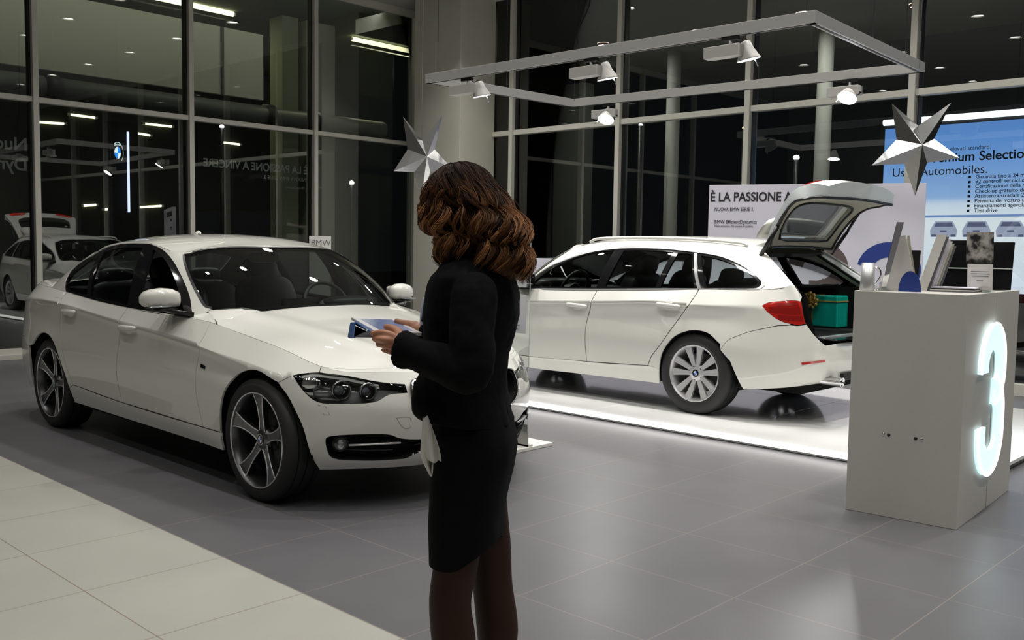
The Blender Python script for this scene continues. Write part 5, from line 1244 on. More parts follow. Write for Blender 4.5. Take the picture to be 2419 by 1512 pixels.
# ---- beyond the glass: stand-ins for a reflected sign and tubes, then street lamps, billboard
px = empty('reflected_sign', (7.12, 16, -.2), 0, 'lit round blue and white emblem with a thin vertical light tube, standing in for their reflection in the left glass', 'sign')  # a reflection in the glass, built as a solid glowing sign beyond it
b = MB(); b.box((7.31-7.12, 0, 2.76), (.03, .03, 1.36), mat('blue_tube', (1, 1, 1, 1), .4, emit=(.55, .6, 1, 1), es=2.2)); b.build('light_tube', px)
b = MB(); b.box((.15, .12, 1.7), (.5, .1, 3.8), M['black_matte']); b.build('sign_backing', px)
M['bl_on'] = mat('emblem_blue_lit', (0, 0, 0, 1), .5, emit=(.02, .28, 1, 1), es=1.3); M['wh_on'] = mat('emblem_white_lit', (0, 0, 0, 1), .5, emit=(.8, .95, 1, 1), es=1.4)
b = MB(); Sx = .55
ring = lambda r0, r1, a0, a1, y, m, n=20: b.add([(r*math.cos(a0+(a1-a0)*i/n)*Sx, y, 3.07+r*math.sin(a0+(a1-a0)*i/n)) for r in (r0, r1) for i in range(n+1)], [(i, i+1, n+2+i, n+1+i) for i in range(n)], m)
ring(.17, .18, -.9, 2.2, -.02, M['wh_on']); ring(.10, .165, 0, 2*PI, -.018, M['ink'])
for q in range(4): ring(0, .10, q*PI/2, (q+1)*PI/2, -.02, M['bl_on'] if q % 2 == 0 else M['wh_on'])
b.build('emblem', px); text('lettering', 'BMW', (-.055, -.022, 3.185), basis((1, 0, 0), (0, 0, 1)), .05, M['wh_on'], px)
for i, (x0, x1, z0, z1) in enumerate(((7.34, 7.85, 3.73, 3.75), (7.97, 8.48, 3.95, 3.94), (9.54, 10.16, 3.93, 3.93), (8.77, 9.15, 3.70, 3.68), (9.37, 9.66, 3.71, 3.69), (11.39, 11.83, 3.70, 3.69), (8.2, 8.47, 2.11, 2.14), (8.64, 8.96, 2.05, 2.08), (9.4, 9.9, 2.13, 2.18))):
    tube_light('strip_light', (x0, 20.07, z0), (x1, 20.07, z1), .024, 'short glowing bar standing in for a strip light reflected in the left glass wall', 0, 'reflected strip lights')  # reflected fluorescents, built as glowing bars on the far wall
b = MB(); b.box((9.5, 20.2, 2.5), (9, .2, 5.6), mat('far_building', (.018, .020, .018, 1), .9)); b.build('wall_far')['kind'] = 'structure'
def street(x, y, z, r, col, es, lab):
    m = mat('street_lamp_lit', (0, 0, 0, 1), .5, emit=col, es=es); t = empty('street_lamp', (x, y, -.2), 0, lab, 'street lamp')
    b = MB(); b.tube([(0, 0, 0), (0, 0, z+.2)], .035, M['dark_metal'], 8); b.build('pole', t); b = MB(); b.blob((0, 0, z+.2), (r, r, r*.8), m, n=14, k=8); b.build('lamp_head', t)
street(10.2, 18, 3.78, .045, (.95, .97, 1, 1), 30, 'white lamp standing in for a spotlight reflected in the left glass, brightest point')  # reflection of a lit spotlight, built as a lamp beyond the glass
street(13.5, 18, 2.83, .06, (1, .98, .9, 1), 12, 'white lamp outside just left of the white pillar')
street(14.0, 10.19, 3.60, .035, (.95, .97, 1, 1), 14, 'white street lamp outside between two canopy posts')
street(14.2, 8.22, 3.42, .035, (1, .45, .15, 1), 16, 'orange street lamp outside right of the middle canopy post')
street(14.0, 7.17, 2.86, .05, (.95, .97, 1, 1), 10, 'white lamp outside above the raised tailgate')
# billboard outside right
bb = empty('billboard', (12.8, 3.3, 0), 0, 'blue and white backlit billboard outside behind the right display counter', 'billboard')
def board_mat():
    m = bpy.data.materials.new('backlit_print'); m.use_nodes = True; nt = m.node_tree; N = nt.nodes; b_ = N['Principled BSDF']; tc = N.new('ShaderNodeTexCoord'); sp = N.new('ShaderNodeSeparateXYZ'); mr = N.new('ShaderNodeMapRange'); r = N.new('ShaderNodeValToRGB')
    mr.inputs[1].default_value = .9; mr.inputs[2].default_value = 3.06
    e = r.color_ramp.elements; e[0].position = 0; e[0].color = rgb(225, 235, 255); e[1].position = 1; e[1].color = rgb(92, 140, 214)
    for p_, c_ in ((.40, rgb(240, 246, 255)), (.52, rgb(215, 228, 252)), (.56, rgb(150, 185, 236)), (.75, rgb(120, 165, 232)), (.9, rgb(96, 148, 222))):
        q = e.new(p_); q.color = c_
    nt.links.new(tc.outputs['Object'], sp.inputs[0]); nt.links.new(sp.outputs[2], mr.inputs[0]); nt.links.new(mr.outputs[0], r.inputs[0]); nt.links.new(r.outputs[0], b_.inputs['Emission Color'])
    b_.inputs['Base Color'].default_value = (0.02, .02, .02, 1); b_.inputs['Emission Strength'].default_value = 1.15; return m
b = MB(); b.add([(0, -2.6, .9), (0, 1.98, .9), (0, 1.98, 3.04), (0, -2.6, 3.04)], [(0, 1, 2, 3)], board_mat()); b.build('backlit_print', bb)
b = MB(); b.box((.08, -.3, 1.6), (.12, 4.7, 3.1), M['dark_metal']); b.build('frame', bb)
b = MB(); b.tube([(-.03, -2.6, 3.12), (-.03, 1.99, 3.12)], .04, mat('tube_white', (1, 1, 1, 1), .5, emit=(.9, .94, 1, 1), es=2.5), 10); b.build('top_tube', bb)
RB = basis((0, -1, 0), (0, 0, 1))
def btext(s_, y, z, size, bold=0, m=None): text('lettering', s_, (-.004, y, z), RB, size, m or M['ink'], bb, .0005, bold)
btext('Usato garantito BMW, tecnici per i più elevati standard.', 1.90, 2.72, .085, 0, M['ink_grey']) if False else None
btext('I nostri tecnici per i più elevati standard.', 1.86, 2.70, .075, 0, M['ink_grey'])
btext('BMW Premium Selection.', 1.86, 2.565, .165, .0025); btext('Used Automobiles.', 1.86, 2.40, .155, 0, M['ink_grey'])
for i, s_ in enumerate(('Garanzia fino a 24 mesi', '92 controlli tecnici di officina', 'Certificazione della manutenzione', 'Check-up gratuito dopo 2000 km', 'Assistenza stradale 24 h', 'Permuta del vostro usato', 'Finanziamenti agevolati', 'Test drive')):
    btext(s_, .80, 2.335-.0605*i, .068, .0006)
b = MB()
for i in range(8): b.box((-.003, .87, 2.355-.0605*i), (.002, .03, .03), M['ink'])
b.build('bullet_mark', bb)
cg = mat('printed_car_grey', (.01, .01, .01, 1), .6, emit=rgb(176, 182, 212), es=1); cdk = mat('printed_car_dark', (.01, .01, .01, 1), .6, emit=rgb(98, 102, 136), es=1); bandm = mat('printed_band_blue', (.01, .01, .01, 1), .6, emit=rgb(128, 158, 218), es=1); whm = mat('printed_white', (.01, .01, .01, 1), .6, emit=rgb(225, 230, 245), es=1)
b = MB(); b.box((-.003, -.45, 1.865), (.002, 4.1, .03), bandm); b.box((-.003, -1.0, 2.92), (.002, 1.1, .24), whm); b.build('print_band', bb)
b = MB()
for i in range(5):
    y = 1.16-.40*i; f2 = lambda a, c, d: Vector((-.003-d, y-a, 1.60+c))
    b.prism([(-.16, 0), (.16, 0), (.17, .08), (.15, .125), (.11, .20), (-.11, .20), (-.15, .125), (-.17, .08)], f2, .001, cg)
    b.prism([(-.12, .13), (.12, .13), (.095, .185), (-.095, .185)], f2, .002, cdk); b.prism([(-.15, .0), (-.09, .0), (-.09, .03), (-.15, .03)], f2, .002, cdk); b.prism([(.09, .0), (.15, .0), (.15, .03), (.09, .03)], f2, .002, cdk); b.prism([(-.04, .06), (.04, .06), (.04, .085), (-.04, .085)], f2, .002, cdk)
b.build('printed_cars', bb)
# ================================================================== the woman
WS = 930.0; WD = 2242.0/WS
Fh = Vector((Fv.x, Fv.y, 0)).normalized(); Rh = Vector((Rv.x, Rv.y, 0)).normalized()
WX = (-Rh*math.cos(.20)+Fh*math.sin(.20)).normalized()      # the way she faces
WY = Vector((0, 0, 1)).cross(WX)                             # her left side
_c = Fv*WD+Rv*((1110-1209.5)/2242*WD); WO = Vector((_c.x, _c.y, 0))
wom = empty('person', WO, math.atan2(WX.y, WX.x), 'woman in a black jacket and skirt with long curly brown hair, holding a tablet', 'person')
SKIN = mat('skin', rgb(196, 138, 108), .5, noise=.12, nscale=40); SKIN.node_tree.nodes['Principled BSDF'].inputs['Subsurface Weight'].default_value = .12
SKIN.node_tree.nodes['Principled BSDF'].inputs['Subsurface Radius'].default_value = (.01, .004, .002)
STOCK = mat('sheer_black_stockings', rgb(50, 31, 24), .6, spec=.2)
CLOTH = mat('black_suit_cloth', (.0042, .0042, .005, 1), .9, spec=.12, bump=.25, bscale=300)
def remesh(o, vox, smooth=6, disp=None):
    r = o.modifiers.new('join', 'REMESH'); r.mode = 'VOXEL'; r.voxel_size = vox; r.use_smooth_shade = True
    s = o.modifiers.new('smooth', 'SMOOTH'); s.factor = .5; s.iterations = smooth
    if disp:
        tx = bpy.data.textures.new('folds', 'CLOUDS'); tx.noise_scale = disp[1]; tx.noise_depth = 2
        d = o.modifiers.new('folds', 'DISPLACE'); d.texture = tx; d.strength = disp[0]; d.mid_level = .5; d.texture_coords = 'LOCAL'
def ell(cx, cy, z, rx, ry, n=28, e=.9, tilt=0):
    out = []
    for j in range(n):
        a = 2*PI*j/n; c, s_ = math.cos(a), math.sin(a); x = rx*math.copysign(abs(c)**e, c); y = ry*math.copysign(abs(s_)**e, s_)
        out.append((cx+x, cy+y, z+tilt*x))
    return out
def limb(b, pts, rs, m, n=16):
    P = crv([list(p)+[r] for p, r in zip(pts, rs)], 5); b.tube([p[:3] for p in P], [max(.002, p[3]) for p in P], m, n)
    b.blob(P[0][:3], (P[0][3],)*3, m, n=12, k=8); b.blob(P[-1][:3], (P[-1][3],)*3, m, n=12, k=8)
# ---- body (skin): head, neck, torso, arms, hands
bd = MB()
hc = Vector((.030, -.01, 1.440)); tilt = Matrix.Rotation(.42, 3, 'Y') @ Matrix.Rotation(0, 3, 'Z'); hz_ = Matrix.Rotation(-.35, 3, 'Z') @ tilt
H_ = lambda x, y, z: hc+hz_ @ Vector((x, y, z))
bd.blob(H_(-.010, 0, .018), (.078, .066, .080), SKIN, rot=hz_); bd.blob(H_(.022, 0, -.035), (.060, .056, .072), SKIN, rot=hz_); bd.blob(H_(.045, 0, -.085), (.030, .032, .026), SKIN, rot=hz_)
bd.loft([[H_(.078, -.006, .012), H_(.078, .006, .012), H_(.082, 0, .012)], [H_(.080, -.012, -.026), H_(.080, .012, -.026), H_(.104, 0, -.022)], [H_(.075, -.010, -.036), H_(.075, .010, -.036), H_(.086, 0, -.036)]], SKIN)
for s_ in (-1, 1): bd.blob(H_(-.008, s_*.064, -.012), (.018, .007, .026), SKIN, rot=hz_, n=12, k=8); bd.blob(H_(.055, s_*.030, -.025), (.022, .022, .022), SKIN, n=12, k=8)
bd.blob(H_(.080, 0, -.056), (.012, .022, .007), SKIN, rot=hz_, n=12, k=8)
limb(bd, [(.0, 0, 1.41), (-.02, 0, 1.34), (-.035, 0, 1.27)], [.048, .046, .060], SKIN)
bd.loft([ell(-.008, 0, z, rx, ry) for z, rx, ry in ((1.29, .04, .07), (1.25, .06, .12), (1.18, .075, .12), (1.07, .065, .10), (.98, .06, .095), (.87, .07, .12), (.76, .075, .13), (.70, .06, .12))], SKIN)
LS, LE, LW = Vector((-.045, .165, 1.235)), Vector((-.048, .215, 1.075)), Vector((.150, .135, 1.085))
RS, RE, RW = Vector((-.02, -.165, 1.235)), Vector((-.01, -.215, 1.075)), Vector((.115, -.085, 1.150))
# legs under stockings are one more part; hips join here
hips = [((.0, .085, .80), (.0, -.085, .80))]
body = None
# tablet frame: e1 = its short side (forward), e2 = its long side (towards the camera)
T0 = Vector(((1110-889)/WS*math.cos(.0), 0, 1.353-(782-590)/WS))
dn = lambda px_, py_, dpt: Vector((0, 0, 0))
def cam_pt(px_, py_, dd):
    """a point of the picture at depth WD+dd, in her own frame"""
    w = Vector((0, 0, CAM_H))+(Fv+Rv*((px_-1209.5)/2242)-Uv*((py_-756)/2242))*(WD+dd)-WO
    return Vector((w.dot(WX), w.dot(WY), w.z))
LW = cam_pt(985, 836, -.14); RW = cam_pt(1022, 797, .05)
limb(bd, [LS, (LS+LE)/2, LE, (LE+LW)/2, LW], [.045, .040, .036, .033, .024], SKIN)
limb(bd, [RS, (RS+RE)/2, RE, (RE+RW)/2, RW], [.045, .040, .036, .033, .024], SKIN)
TL, BL, TR = cam_pt(830, 749, .10), cam_pt(889, 783, -.09), cam_pt(937, 755, .135)
e2 = (BL-TL); e1 = TR-TL; e1 = e1-e2*(e1.dot(e2)/e2.dot(e2)); nn_ = e1.cross(e2).normalized(); nn_ = nn_ if nn_.z > 0 else -nn_
# ---- hands: palm, four fingers under the tablet, thumb on top
def hand(bm, W_, wrist, palm_c, knuck, tips, mids, thumb, rp=.018):
    limb(bm, [wrist, (wrist+palm_c)/2, palm_c], [.022, .023, .019], SKIN, 14)
    for k, mi_, t_, r in zip(knuck, mids, tips, (.0082, .0082, .0078, .0068)):
        limb(bm, [palm_c+(k-palm_c)*.35, k, mi_, t_], [.013, .0092, r, r*.80], SKIN, 10)
    limb(bm, thumb, [.016, .0125, .0105, .0085], SKIN, 10)
lw = cam_pt(962, 818, -.14); LWp = lw
lp = cam_pt(940, 810, -.135)
kn = [cam_pt(926, 792, -.138), cam_pt(927, 805, -.143), cam_pt(930, 818, -.141), cam_pt(935, 830, -.134)]
mi_ = [cam_pt(902, 786, -.125), cam_pt(904, 802, -.140), cam_pt(911, 817, -.137), cam_pt(920, 831, -.126)]
tp = [cam_pt(880, 788, -.105), cam_pt(884, 801, -.108), cam_pt(893, 814, -.108), cam_pt(905, 827, -.100)]
hand(bd, 1, lw, lp, kn, tp, mi_, [cam_pt(948, 798, -.12), cam_pt(938, 784, -.10), cam_pt(925, 776, -.085), cam_pt(913, 773, -.075)])
rw_ = cam_pt(1003, 790, .05); rp_ = cam_pt(978, 777, .06)
kn = [cam_pt(962, 776, .075), cam_pt(962, 780, .065), cam_pt(960, 784, .055), cam_pt(960, 787, .045)]
mi_ = [cam_pt(947, 777, .09), cam_pt(946, 782, .075), cam_pt(945, 786, .06), cam_pt(946, 790, .045)]
tp = [cam_pt(932, 775, .09), cam_pt(930, 780, .075), cam_pt(932, 786, .06), cam_pt(934, 790, .045)]
hand(bd, -1, rw_, rp_, kn, tp, mi_, [cam_pt(980, 772, .06), cam_pt(964, 767, .06), cam_pt(950, 764, .065), cam_pt(938, 759, .07)])
bd.v = bd.v
limb(bd, [(LE+LW)/2, LW, lw], [.030, .025, .022], SKIN); limb(bd, [(RE+RW)/2, RW, rw_], [.030, .025, .022], SKIN)
# hips and legs continue the same surface
legs = {}
KN = {1: [(.0, .066, .80), (.002, .066, .66), (.012, .070, .555), (.024, .074, .46), (.012, .072, .34), (.012, .072, .22), (.006, .072, .10)],
      -1: [(-.010, -.062, .80), (-.030, -.072, .66), (-.042, -.085, .555), (-.050, -.085, .46), (-.066, -.085, .33), (-.060, -.085, .22), (-.055, -.085, .10)]}
RD = [.066, .057, .053, .050, .052, .036, .027]
for s_ in (1, -1): limb(bd, KN[s_], RD, SKIN, 20)
body = bd.build('body', wom); remesh(body, .0030, 2)
# ---- eyes, brows, lips
ey = MB()
for s_ in (-1, 1):
    ey.blob(H_(.066, s_*.030, .006), (.012, .015, .010), M['white'], n=12, k=8, rot=hz_); ey.blob(H_(.0765, s_*.030, .006), (.003, .006, .006), M['black_gloss'], n=10, k=6, rot=hz_)
    ey.tube([H_(.074, s_*.014, .026), H_(.078, s_*.030, .031), H_(.068, s_*.048, .026)], .0025, M['ink'], 6)
ey.build('eyes', wom)
lp_ = MB(); lp_.blob(H_(.090, 0, -.053), (.006, .020, .005), mat('lips', rgb(150, 70, 66), .4), n=12, k=6, rot=hz_); lp_.build('lips', wom)
# ---- stockings
st = MB()
for s_ in (1, -1): limb(st, KN[s_], [r+.0035 for r in RD], STOCK, 28)
st.blob((.048, .076, .470), (.030, .032, .034), STOCK)
o = st.build('stockings', wom); remesh(o, .005, 5)
# ---- shoes
for s_ in (1, -1):
    sh = MB(); x, y, _ = KN[s_][-1]
    sh.loft([[(x+dx, y+w_*math.cos(a), z0+max(0, h*math.sin(a))) for a in [PI*2*i/14 for i in range(14)]] for dx, w_, h, z0 in ((-.045, .022, .05, .055), (-.01, .028, .055, .045), (.05, .034, .045, .02), (.10, .040, .035, .004), (.145, .032, .025, .003), (.165, .012, .012, .003))], M['black_gloss'])
    sh.loft([ell(x-.035, y, z, r, r, 12) for z, r in ((.0, .009), (.03, .011), (.06, .020))], M['black_gloss']); sh.build('shoe', wom)
# ---- skirt
def sil(py_): return 1.353-(py_-590)/WS
def band(xl, xr, py_, ry, cy=0.0, n=48):
    """horizontal ring whose picture outline runs from xl to xr"""
    x0, x1 = (1110-xl)/WS, (1110-xr)/WS; return (x0+x1)/2, (x0-x1)/2, sil(py_), ry, cy
sk = MB(); rings = []
rows = [(1012, 1199, 930, .125), (1022, 1213, 975, .140), (1030, 1230, 1035, .158), (1027, 1228, 1080, .160), (1023, 1212, 1140, .155), (1020, 1204, 1200, .148), (1018, 1203, 1250, .142), (1017, 1203, 1290, .138), (1018, 1201, 1332, .134)]
for k_, (xl, xr, py_, ry) in enumerate(rows):
    cx_, rx_, z_, ry, cy_ = band(xl, xr, py_, ry); rg_ = ell(cx_, cy_, z_, rx_-.006-.004*(k_ > 5), ry*.94, 56, .74)
    tt = max(0, (k_-5)/3)
    out = []
    for (x, y, z) in rg_:
        # wrap hem: rises towards her back on the near side
        a = (x-cx_)/rx_; lift = .070*max(0, min(1, -a+.05))**1.1*(1 if y > 0 else .8)*tt
        out.append((x, y, z+lift))
    rings.append(out)
sk.loft(rings, CLOTH, cap=False)
inner = [[(x*.96+.04*((1110-1110)/WS), y*.96, z+.001) for x, y, z in r] for r in rings[::-1][:4]]; sk.loft([rings[-1]]+inner, CLOTH, cap=False)
# overlapping wrap flap with its seam
fl = [[(r[j][0]*1.02-.0, r[j][1]*1.03, r[j][2]) for j in range(2, 14)] for r in rings[1:]]
fl = []
for i, r in enumerate(rings[2:]):
    n_ = 20-int(i*1.2); fl.append([(r[j][0], r[j][1]+.005, r[j][2]-.004*(i/6)) for j in [int(3+q*(n_-3)/9) for q in range(10)]])
o = sk.build('skirt', wom)
tx = bpy.data.textures.new('skirt_folds', 'CLOUDS'); tx.noise_scale = .12; d = o.modifiers.new('sub', 'SUBSURF'); d.levels = 1; d.render_levels = 1
d = o.modifiers.new('folds', 'DISPLACE'); d.texture = tx; d.strength = .008; d.texture_coords = 'LOCAL'
# ---- jacket: body and sleeves as one shell
jk = MB(); rows = [(1075, 1140, 604, .05), (1050, 1186, 622, .12), (1028, 1212, 655, .165), (1010, 1224, 700, .165), (1003, 1224, 745, .160), (1006, 1214, 790, .150), (1008, 1202, 840, .135), (1000, 1197, 880, .132), (985, 1199, 915, .138), (976, 1206, 950, .150), (980, 1213, 978, .158), (992, 1218, 990, .160)]
jr = []
for xl, xr, py_, ry in rows:
    cx_, rx_, z_, ry, cy_ = band(xl, xr, py_, ry); jr.append(ell(cx_, cy_, z_, rx_, ry, 40, .92, tilt=.10 if py_ > 860 else 0))
jk.loft(jr, CLOTH)
cuffL = cam_pt(972, 832, -.145); cuffR = cam_pt(1012, 793, .05)
limb(jk, [LS+Vector((-.005, -.01, .005)), LS*.5+LE*.5+Vector((-.006, .006, 0)), LE+Vector((-.012, .005, -.008)), LE*.5+cuffL*.5+Vector((0, .0, -.004)), cuffL], [.057, .053, .050, .046, .040], CLOTH, 20)
limb(jk, [RS, RS*.5+RE*.5, RE, RE*.5+cuffR*.5, cuffR], [.060, .054, .050, .045, .036], CLOTH, 20)
# flared turned-back cuffs
ax = (cuffL-LE).normalized(); Rc = ax.to_track_quat('Z', 'Y').to_matrix()
jk.lathe([(.036, -.02), (.043, .005), (.049, .028), (.040, .028), (.034, .0)], CLOTH, cuffL, 'Z', 24, rot=Rc)
jk.loft([[cam_pt(958, 862, -.16), cam_pt(985, 850, -.17), cam_pt(985, 870, -.17)], [cam_pt(940, 873, -.15), cam_pt(975, 880, -.17), cam_pt(960, 866, -.14)]], CLOTH)
o = jk.build('jacket', wom); remesh(o, .0052, 3, (.012, .075))
# lapel and collar
lc = MB()
lc.tube(crv([cam_pt(1062, 625, -.06), cam_pt(1035, 655, -.03), cam_pt(1014, 700, .0), cam_pt(1004, 760, .02)], 6), [.010]*19, CLOTH, 8)
lc.build('collar', wom)
shb = MB(); c_ = crv([cam_pt(1009, 705, .03), cam_pt(1002, 735, .04), cam_pt(1000, 775, .05)], 6); shb.tube(c_, [.010]*len(c_), mat('white_shirt', rgb(205, 210, 225), .7), 10); shb.build('shirt_front', wom)
# ---- white satin scarf ends
SAT = mat('white_satin', rgb(205, 202, 196), .35, sheen=.4)
sc = MB()
def cloth_strip(rows_, dd, fold, m=SAT):
    L = []
    for (xa, xb, py_) in rows_:
        L.append([cam_pt(xa+(xb-xa)*t, py_+(4*math.sin(t*9+py_*.05)), dd+fold*math.sin(t*PI*2.3+py_*.02)) for t in [i/10 for i in range(11)]])
    sc.loft(L, m, cap=False, closed=False)
cloth_strip([(1000, 1012, 984), (997, 1022, 1010), (996, 1032, 1040), (998, 1040, 1065), (1012, 1046, 1092)], -.16, .012)
cloth_strip([(998, 1008, 986), (998, 1024, 1020), (994, 1028, 1060), (996, 1025, 1085), (1008, 1024, 1108), (1018, 1021, 1124)], -.150, .014)
o = sc.build('scarf', wom); sm = o.modifiers.new('t', 'SOLIDIFY'); sm.thickness = .003; sm = o.modifiers.new('s', 'SUBSURF'); sm.levels = 2; sm.render_levels = 2
# ---- tablet with folding cover (held: a thing of its own)
tb = empty('tablet', wom.matrix_basis @ TL if False else (0, 0, 0), 0, 'white tablet computer with a blue folding cover held in her hands', 'tablet')
WM = Matrix.Translation(WO) @ Matrix.Rotation(math.atan2(WX.y, WX.x), 4, 'Z')
tb.location = WM @ ((TL+BL)/2+e1/2)
def tbp(a, c_, h): return WM.to_3x3() @ ((TL+e1*a+e2*c_+nn_*h)-((TL+BL)/2+e1/2))
def slab(b, a0, a1, c0, c1, h0, h1, m): b.add([tbp(a, c_, h) for h in (h0, h1) for c_ in (c0, c1) for a in (a0, a1)], [(0, 2, 3, 1), (4, 5, 7, 6), (0, 1, 5, 4), (2, 6, 7, 3), (0, 4, 6, 2), (1, 3, 7, 5)], m)
b = MB(); slab(b, 0, 1, 0, 1, -.008, 0, mat('tablet_white', rgb(240, 238, 240), .3)); b.build('case', tb, bevel=.0015)
SCR = mat('tablet_screen', (.02, .02, .03, 1), .1, emit=rgb(112, 124, 158), es=.75)
b = MB(); slab(b, .13, .87, .12, .90, 0, .0006, SCR); b.build('screen', tb)
BLU = mat('blue_cover', rgb(28, 92, 160), .5); GRY = mat('cover_grey', rgb(95, 98, 102), .7)
b = MB()
q0, q1 = tbp(-.02, .03, -.010), tbp(-.02, 1.02, -.010); dz = Vector((0, 0, -1)); fw = WM.to_3x3() @ (-e1.normalized())
def sheet(P_, t_, m):
    n_ = (P_[1]-P_[0]).cross(P_[3]-P_[0]).normalized()*t_; V = P_+[p+n_ for p in P_]; b.add(V, [(0, 1, 2, 3), (7, 6, 5, 4), (0, 4, 5, 1), (1, 5, 6, 2), (2, 6, 7, 3), (3, 7, 4, 0)], m)
toW = lambda px_, py_, dd: WM.to_3x3() @ (cam_pt(px_, py_, dd)-((TL+BL)/2+e1/2))
A1, A2 = toW(829, 763, .09), toW(823, 797, .06); B1, B2 = toW(840, 763, -.06), toW(836, 797, -.08)
sheet([A1, A2, B2, B1], .002, BLU); D1 = toW(868, 782, .07); D2 = toW(872, 784, -.08)
sheet([A1, B1, D2, D1], .002, BLU); sheet([A2, D1, D2, B2], .002, BLU)
E1_, E2_ = toW(905, 797, .05), toW(893, 797, -.09); sheet([A2, B2, E2_, E1_], .002, GRY); sheet([D1, D2, toW(900, 788, -.09), toW(910, 780, .05)], .002, GRY)
sheet([toW(829, 765, .088), toW(866, 782, .07), toW(864, 784, .07), toW(823, 796, .058)], .001, mat('cover_inside', (.004, .012, .04, 1), .7))
sheet([toW(866, 783, -.084), toW(836, 797, -.082), toW(892, 798, -.092), toW(897, 787, -.092)], .0015, GRY)
b.build('folding_cover', tb)
# ---- hair: a dark under-volume and curled locks
hcol = [(.022, .011, .007), (.065, .028, .014), (.17, .072, .030), (.36, .165, .07), (.58, .31, .14)]
HM = bpy.data.materials.new('brown_hair'); HM.use_nodes = True; nt = HM.node_tree; bs = nt.nodes['Principled BSDF']; at = nt.nodes.new('ShaderNodeAttribute'); at.attribute_name = 'tone'; nt.links.new(at.outputs['Color'], bs.inputs['Base Color']); bs.inputs['Roughness'].default_value = .5; bs.inputs['Specular IOR Level'].default_value = .12
uv_ = MB(); DK = mat('hair_root_dark', (.010, .005, .003, 1), .8, spec=.08)
HR = cam_pt(1090, 480, 0)
uv_.blob(cam_pt(1091, 484, .0), (.089, .083, .093), DK); uv_.blob(cam_pt(1120, 545, -.0), (.085, .085, .095), DK); uv_.blob(cam_pt(1165, 600, .01), (.045, .08, .07), DK); uv_.blob(cam_pt(1075, 580, .0), (.018, .05, .05), DK)
o = uv_.build('hair_underlayer', wom); remesh(o, .006, 4)
rnd = random.Random(11); V = []; Fc = []; Cc = []
cen = cam_pt(1090, 482, 0)
def bez(a, b_, c_, d_, t): return a*(1-t)**3+b_*3*t*(1-t)**2+c_*3*t*t*(1-t)+d_*t**3
NL = 520
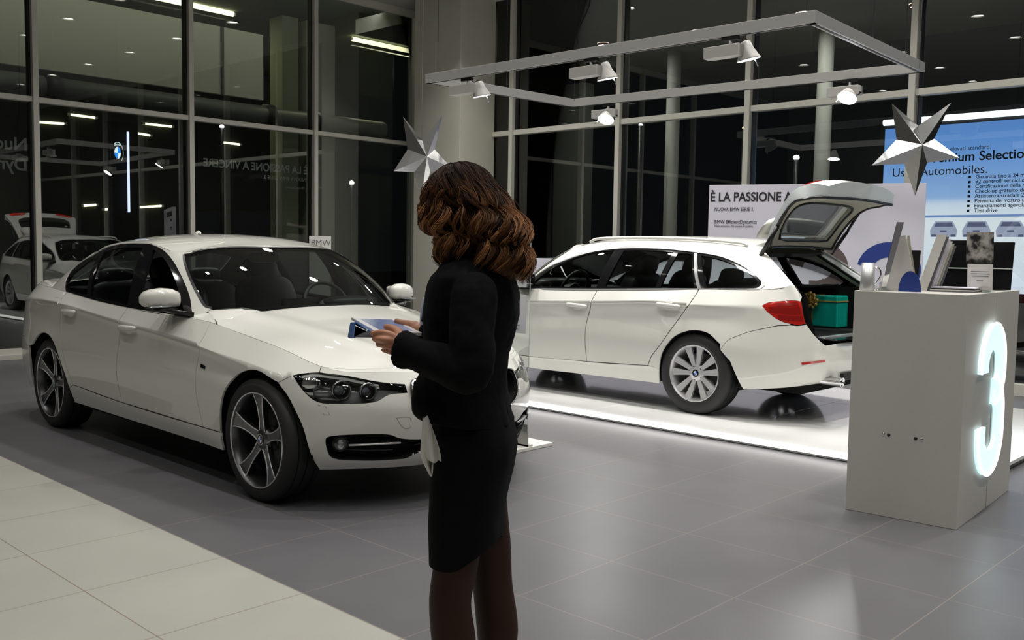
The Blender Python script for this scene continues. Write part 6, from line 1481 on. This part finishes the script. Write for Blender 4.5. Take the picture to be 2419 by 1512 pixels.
for li in range(NL):
    th = rnd.uniform(0, PI) if rnd.random() < .68 else rnd.uniform(-PI, 0); el = rnd.uniform(.0, 1.55)
    dx, dy, dz_ = math.cos(el)*math.cos(th), math.cos(el)*math.sin(th), math.sin(el)
    if dx > .62 and dz_ < .40: continue
    part = cen+Vector((.015, -.02, .098)); root = cen+Vector((dx*.097, dy*.091, dz_*.102))
    start = part*.5+root*.5 if dz_ > .35 else root
    if dx > .15 and rnd.random() < .85:
        ex, eyy, ed = rnd.uniform(1046, 1092), rnd.uniform(585, 645), rnd.uniform(-.10, .05); side = cam_pt(rnd.uniform(1006, 1042), rnd.uniform(470, 545), ed*.9)
    else:
        k_ = (1-dx)/2; ex = 1090+150*min(1, max(0, k_*1.1+rnd.uniform(-.32, .30))); eyy = 594+72*((ex-1090)/150)+rnd.uniform(-26, 16); ed = rnd.uniform(-.12, .10) if dy < 0 else rnd.uniform(-.15, -.03)
        side = cam_pt(ex*.72+(1124-dx*108)*.28+rnd.uniform(0, 30), rnd.uniform(465, 535), ed)
    end = cam_pt(ex, eyy, ed); mid1 = root+Vector((dx*.014, dy*.014, dz_*.01))-Vector((0, 0, .02))
    amp = rnd.uniform(.012, .021); jit = rnd.uniform(-.7, .7); tone = rnd.choice((0, .6, 1, 1.3, 1.8, 2.1, 2.6, 3.1, 3.8)); nst = 16; lrad = rnd.uniform(.006, .011); outw = Vector((dx, dy, 0)); outw = outw.normalized() if outw.length > .1 else Vector((0, 1, 0)); sidew = Vector((-outw.y, outw.x, 0)); pit = rnd.uniform(.070, .088)
    for si in range(nst):
        a_ = rnd.uniform(0, 6.28); rr = lrad*math.sqrt(rnd.random()); pts = []; NP = 34; lend = rnd.uniform(.93, 1.0); frz = Vector((rnd.uniform(-1, 1), rnd.uniform(-1, 1), rnd.uniform(-1, 1)))*(.006 if rnd.random() < .12 else .0015)
        for k in range(NP):
            t = k/(NP-1)*lend; p = bez(start, mid1, side, end, t); q = p-cen; L = math.sqrt((q.x/.096)**2+(q.y/.090)**2+(q.z/.101)**2)
            if L < 1: p = cen+q/L*(1 if t < .75 else L**((t-.75)*4))
            hgt = p.z-1.353; w_ = amp*min(1, max(0, (.165-hgt)/.10)); an = (-hgt)*2*PI/pit+(p.x)*9+jit
            p = p+outw*(math.sin(an)*w_*.8+w_*.35)+sidew*(math.cos(an)*w_)+Vector((0, 0, .35*w_*math.cos(an+.8)))
            fl_ = .35+.65*abs(math.sin(.5*an+1)); p = p+(outw*math.cos(a_)*.6+sidew*math.sin(a_)+Vector((0, 0, math.sin(a_+1)*.6)))*rr*fl_+frz*t*t
            pts.append(p)
        o_ = len(V); r0 = rnd.uniform(.0008, .0013); n = 3
        for k, p in enumerate(pts):
            tt = (pts[min(k+1, NP-1)]-pts[max(k-1, 0)]).normalized(); aa = tt.cross(Vector((.3, .9, .1))).normalized(); bb_ = tt.cross(aa); r = r0*(1 if k < NP-6 else (NP-k)/6.5)
            hi = tone*min(1, max(0.05, (1.54-p.z)/.13+.2+rnd.random()*.12)); hi = max(0, min(3.99, hi)); i0 = int(hi); f_ = hi-i0; c0 = hcol[i0]; c1 = hcol[min(4, i0+1)]
            col = tuple(c0[q_]*(1-f_)+c1[q_]*f_ for q_ in range(3))+(1,)
            for j in range(n):
                w_ = 2*PI*j/n; V.append(p+aa*math.cos(w_)*r+bb_*math.sin(w_)*r); Cc.append(col)
        for k in range(NP-1):
            for j in range(n): Fc.append((o_+k*n+j, o_+k*n+(j+1) % n, o_+(k+1)*n+(j+1) % n, o_+(k+1)*n+j))
me = bpy.data.meshes.new('hair'); me.from_pydata([tuple(v) for v in V], [], Fc); me.materials.append(HM)
ca = me.color_attributes.new('tone', 'FLOAT_COLOR', 'POINT'); ca.data.foreach_set('color', [x for c in Cc for x in c]); me.polygons.foreach_set('use_smooth', [True]*len(Fc)); me.update()
new_obj('hair', me, wom)
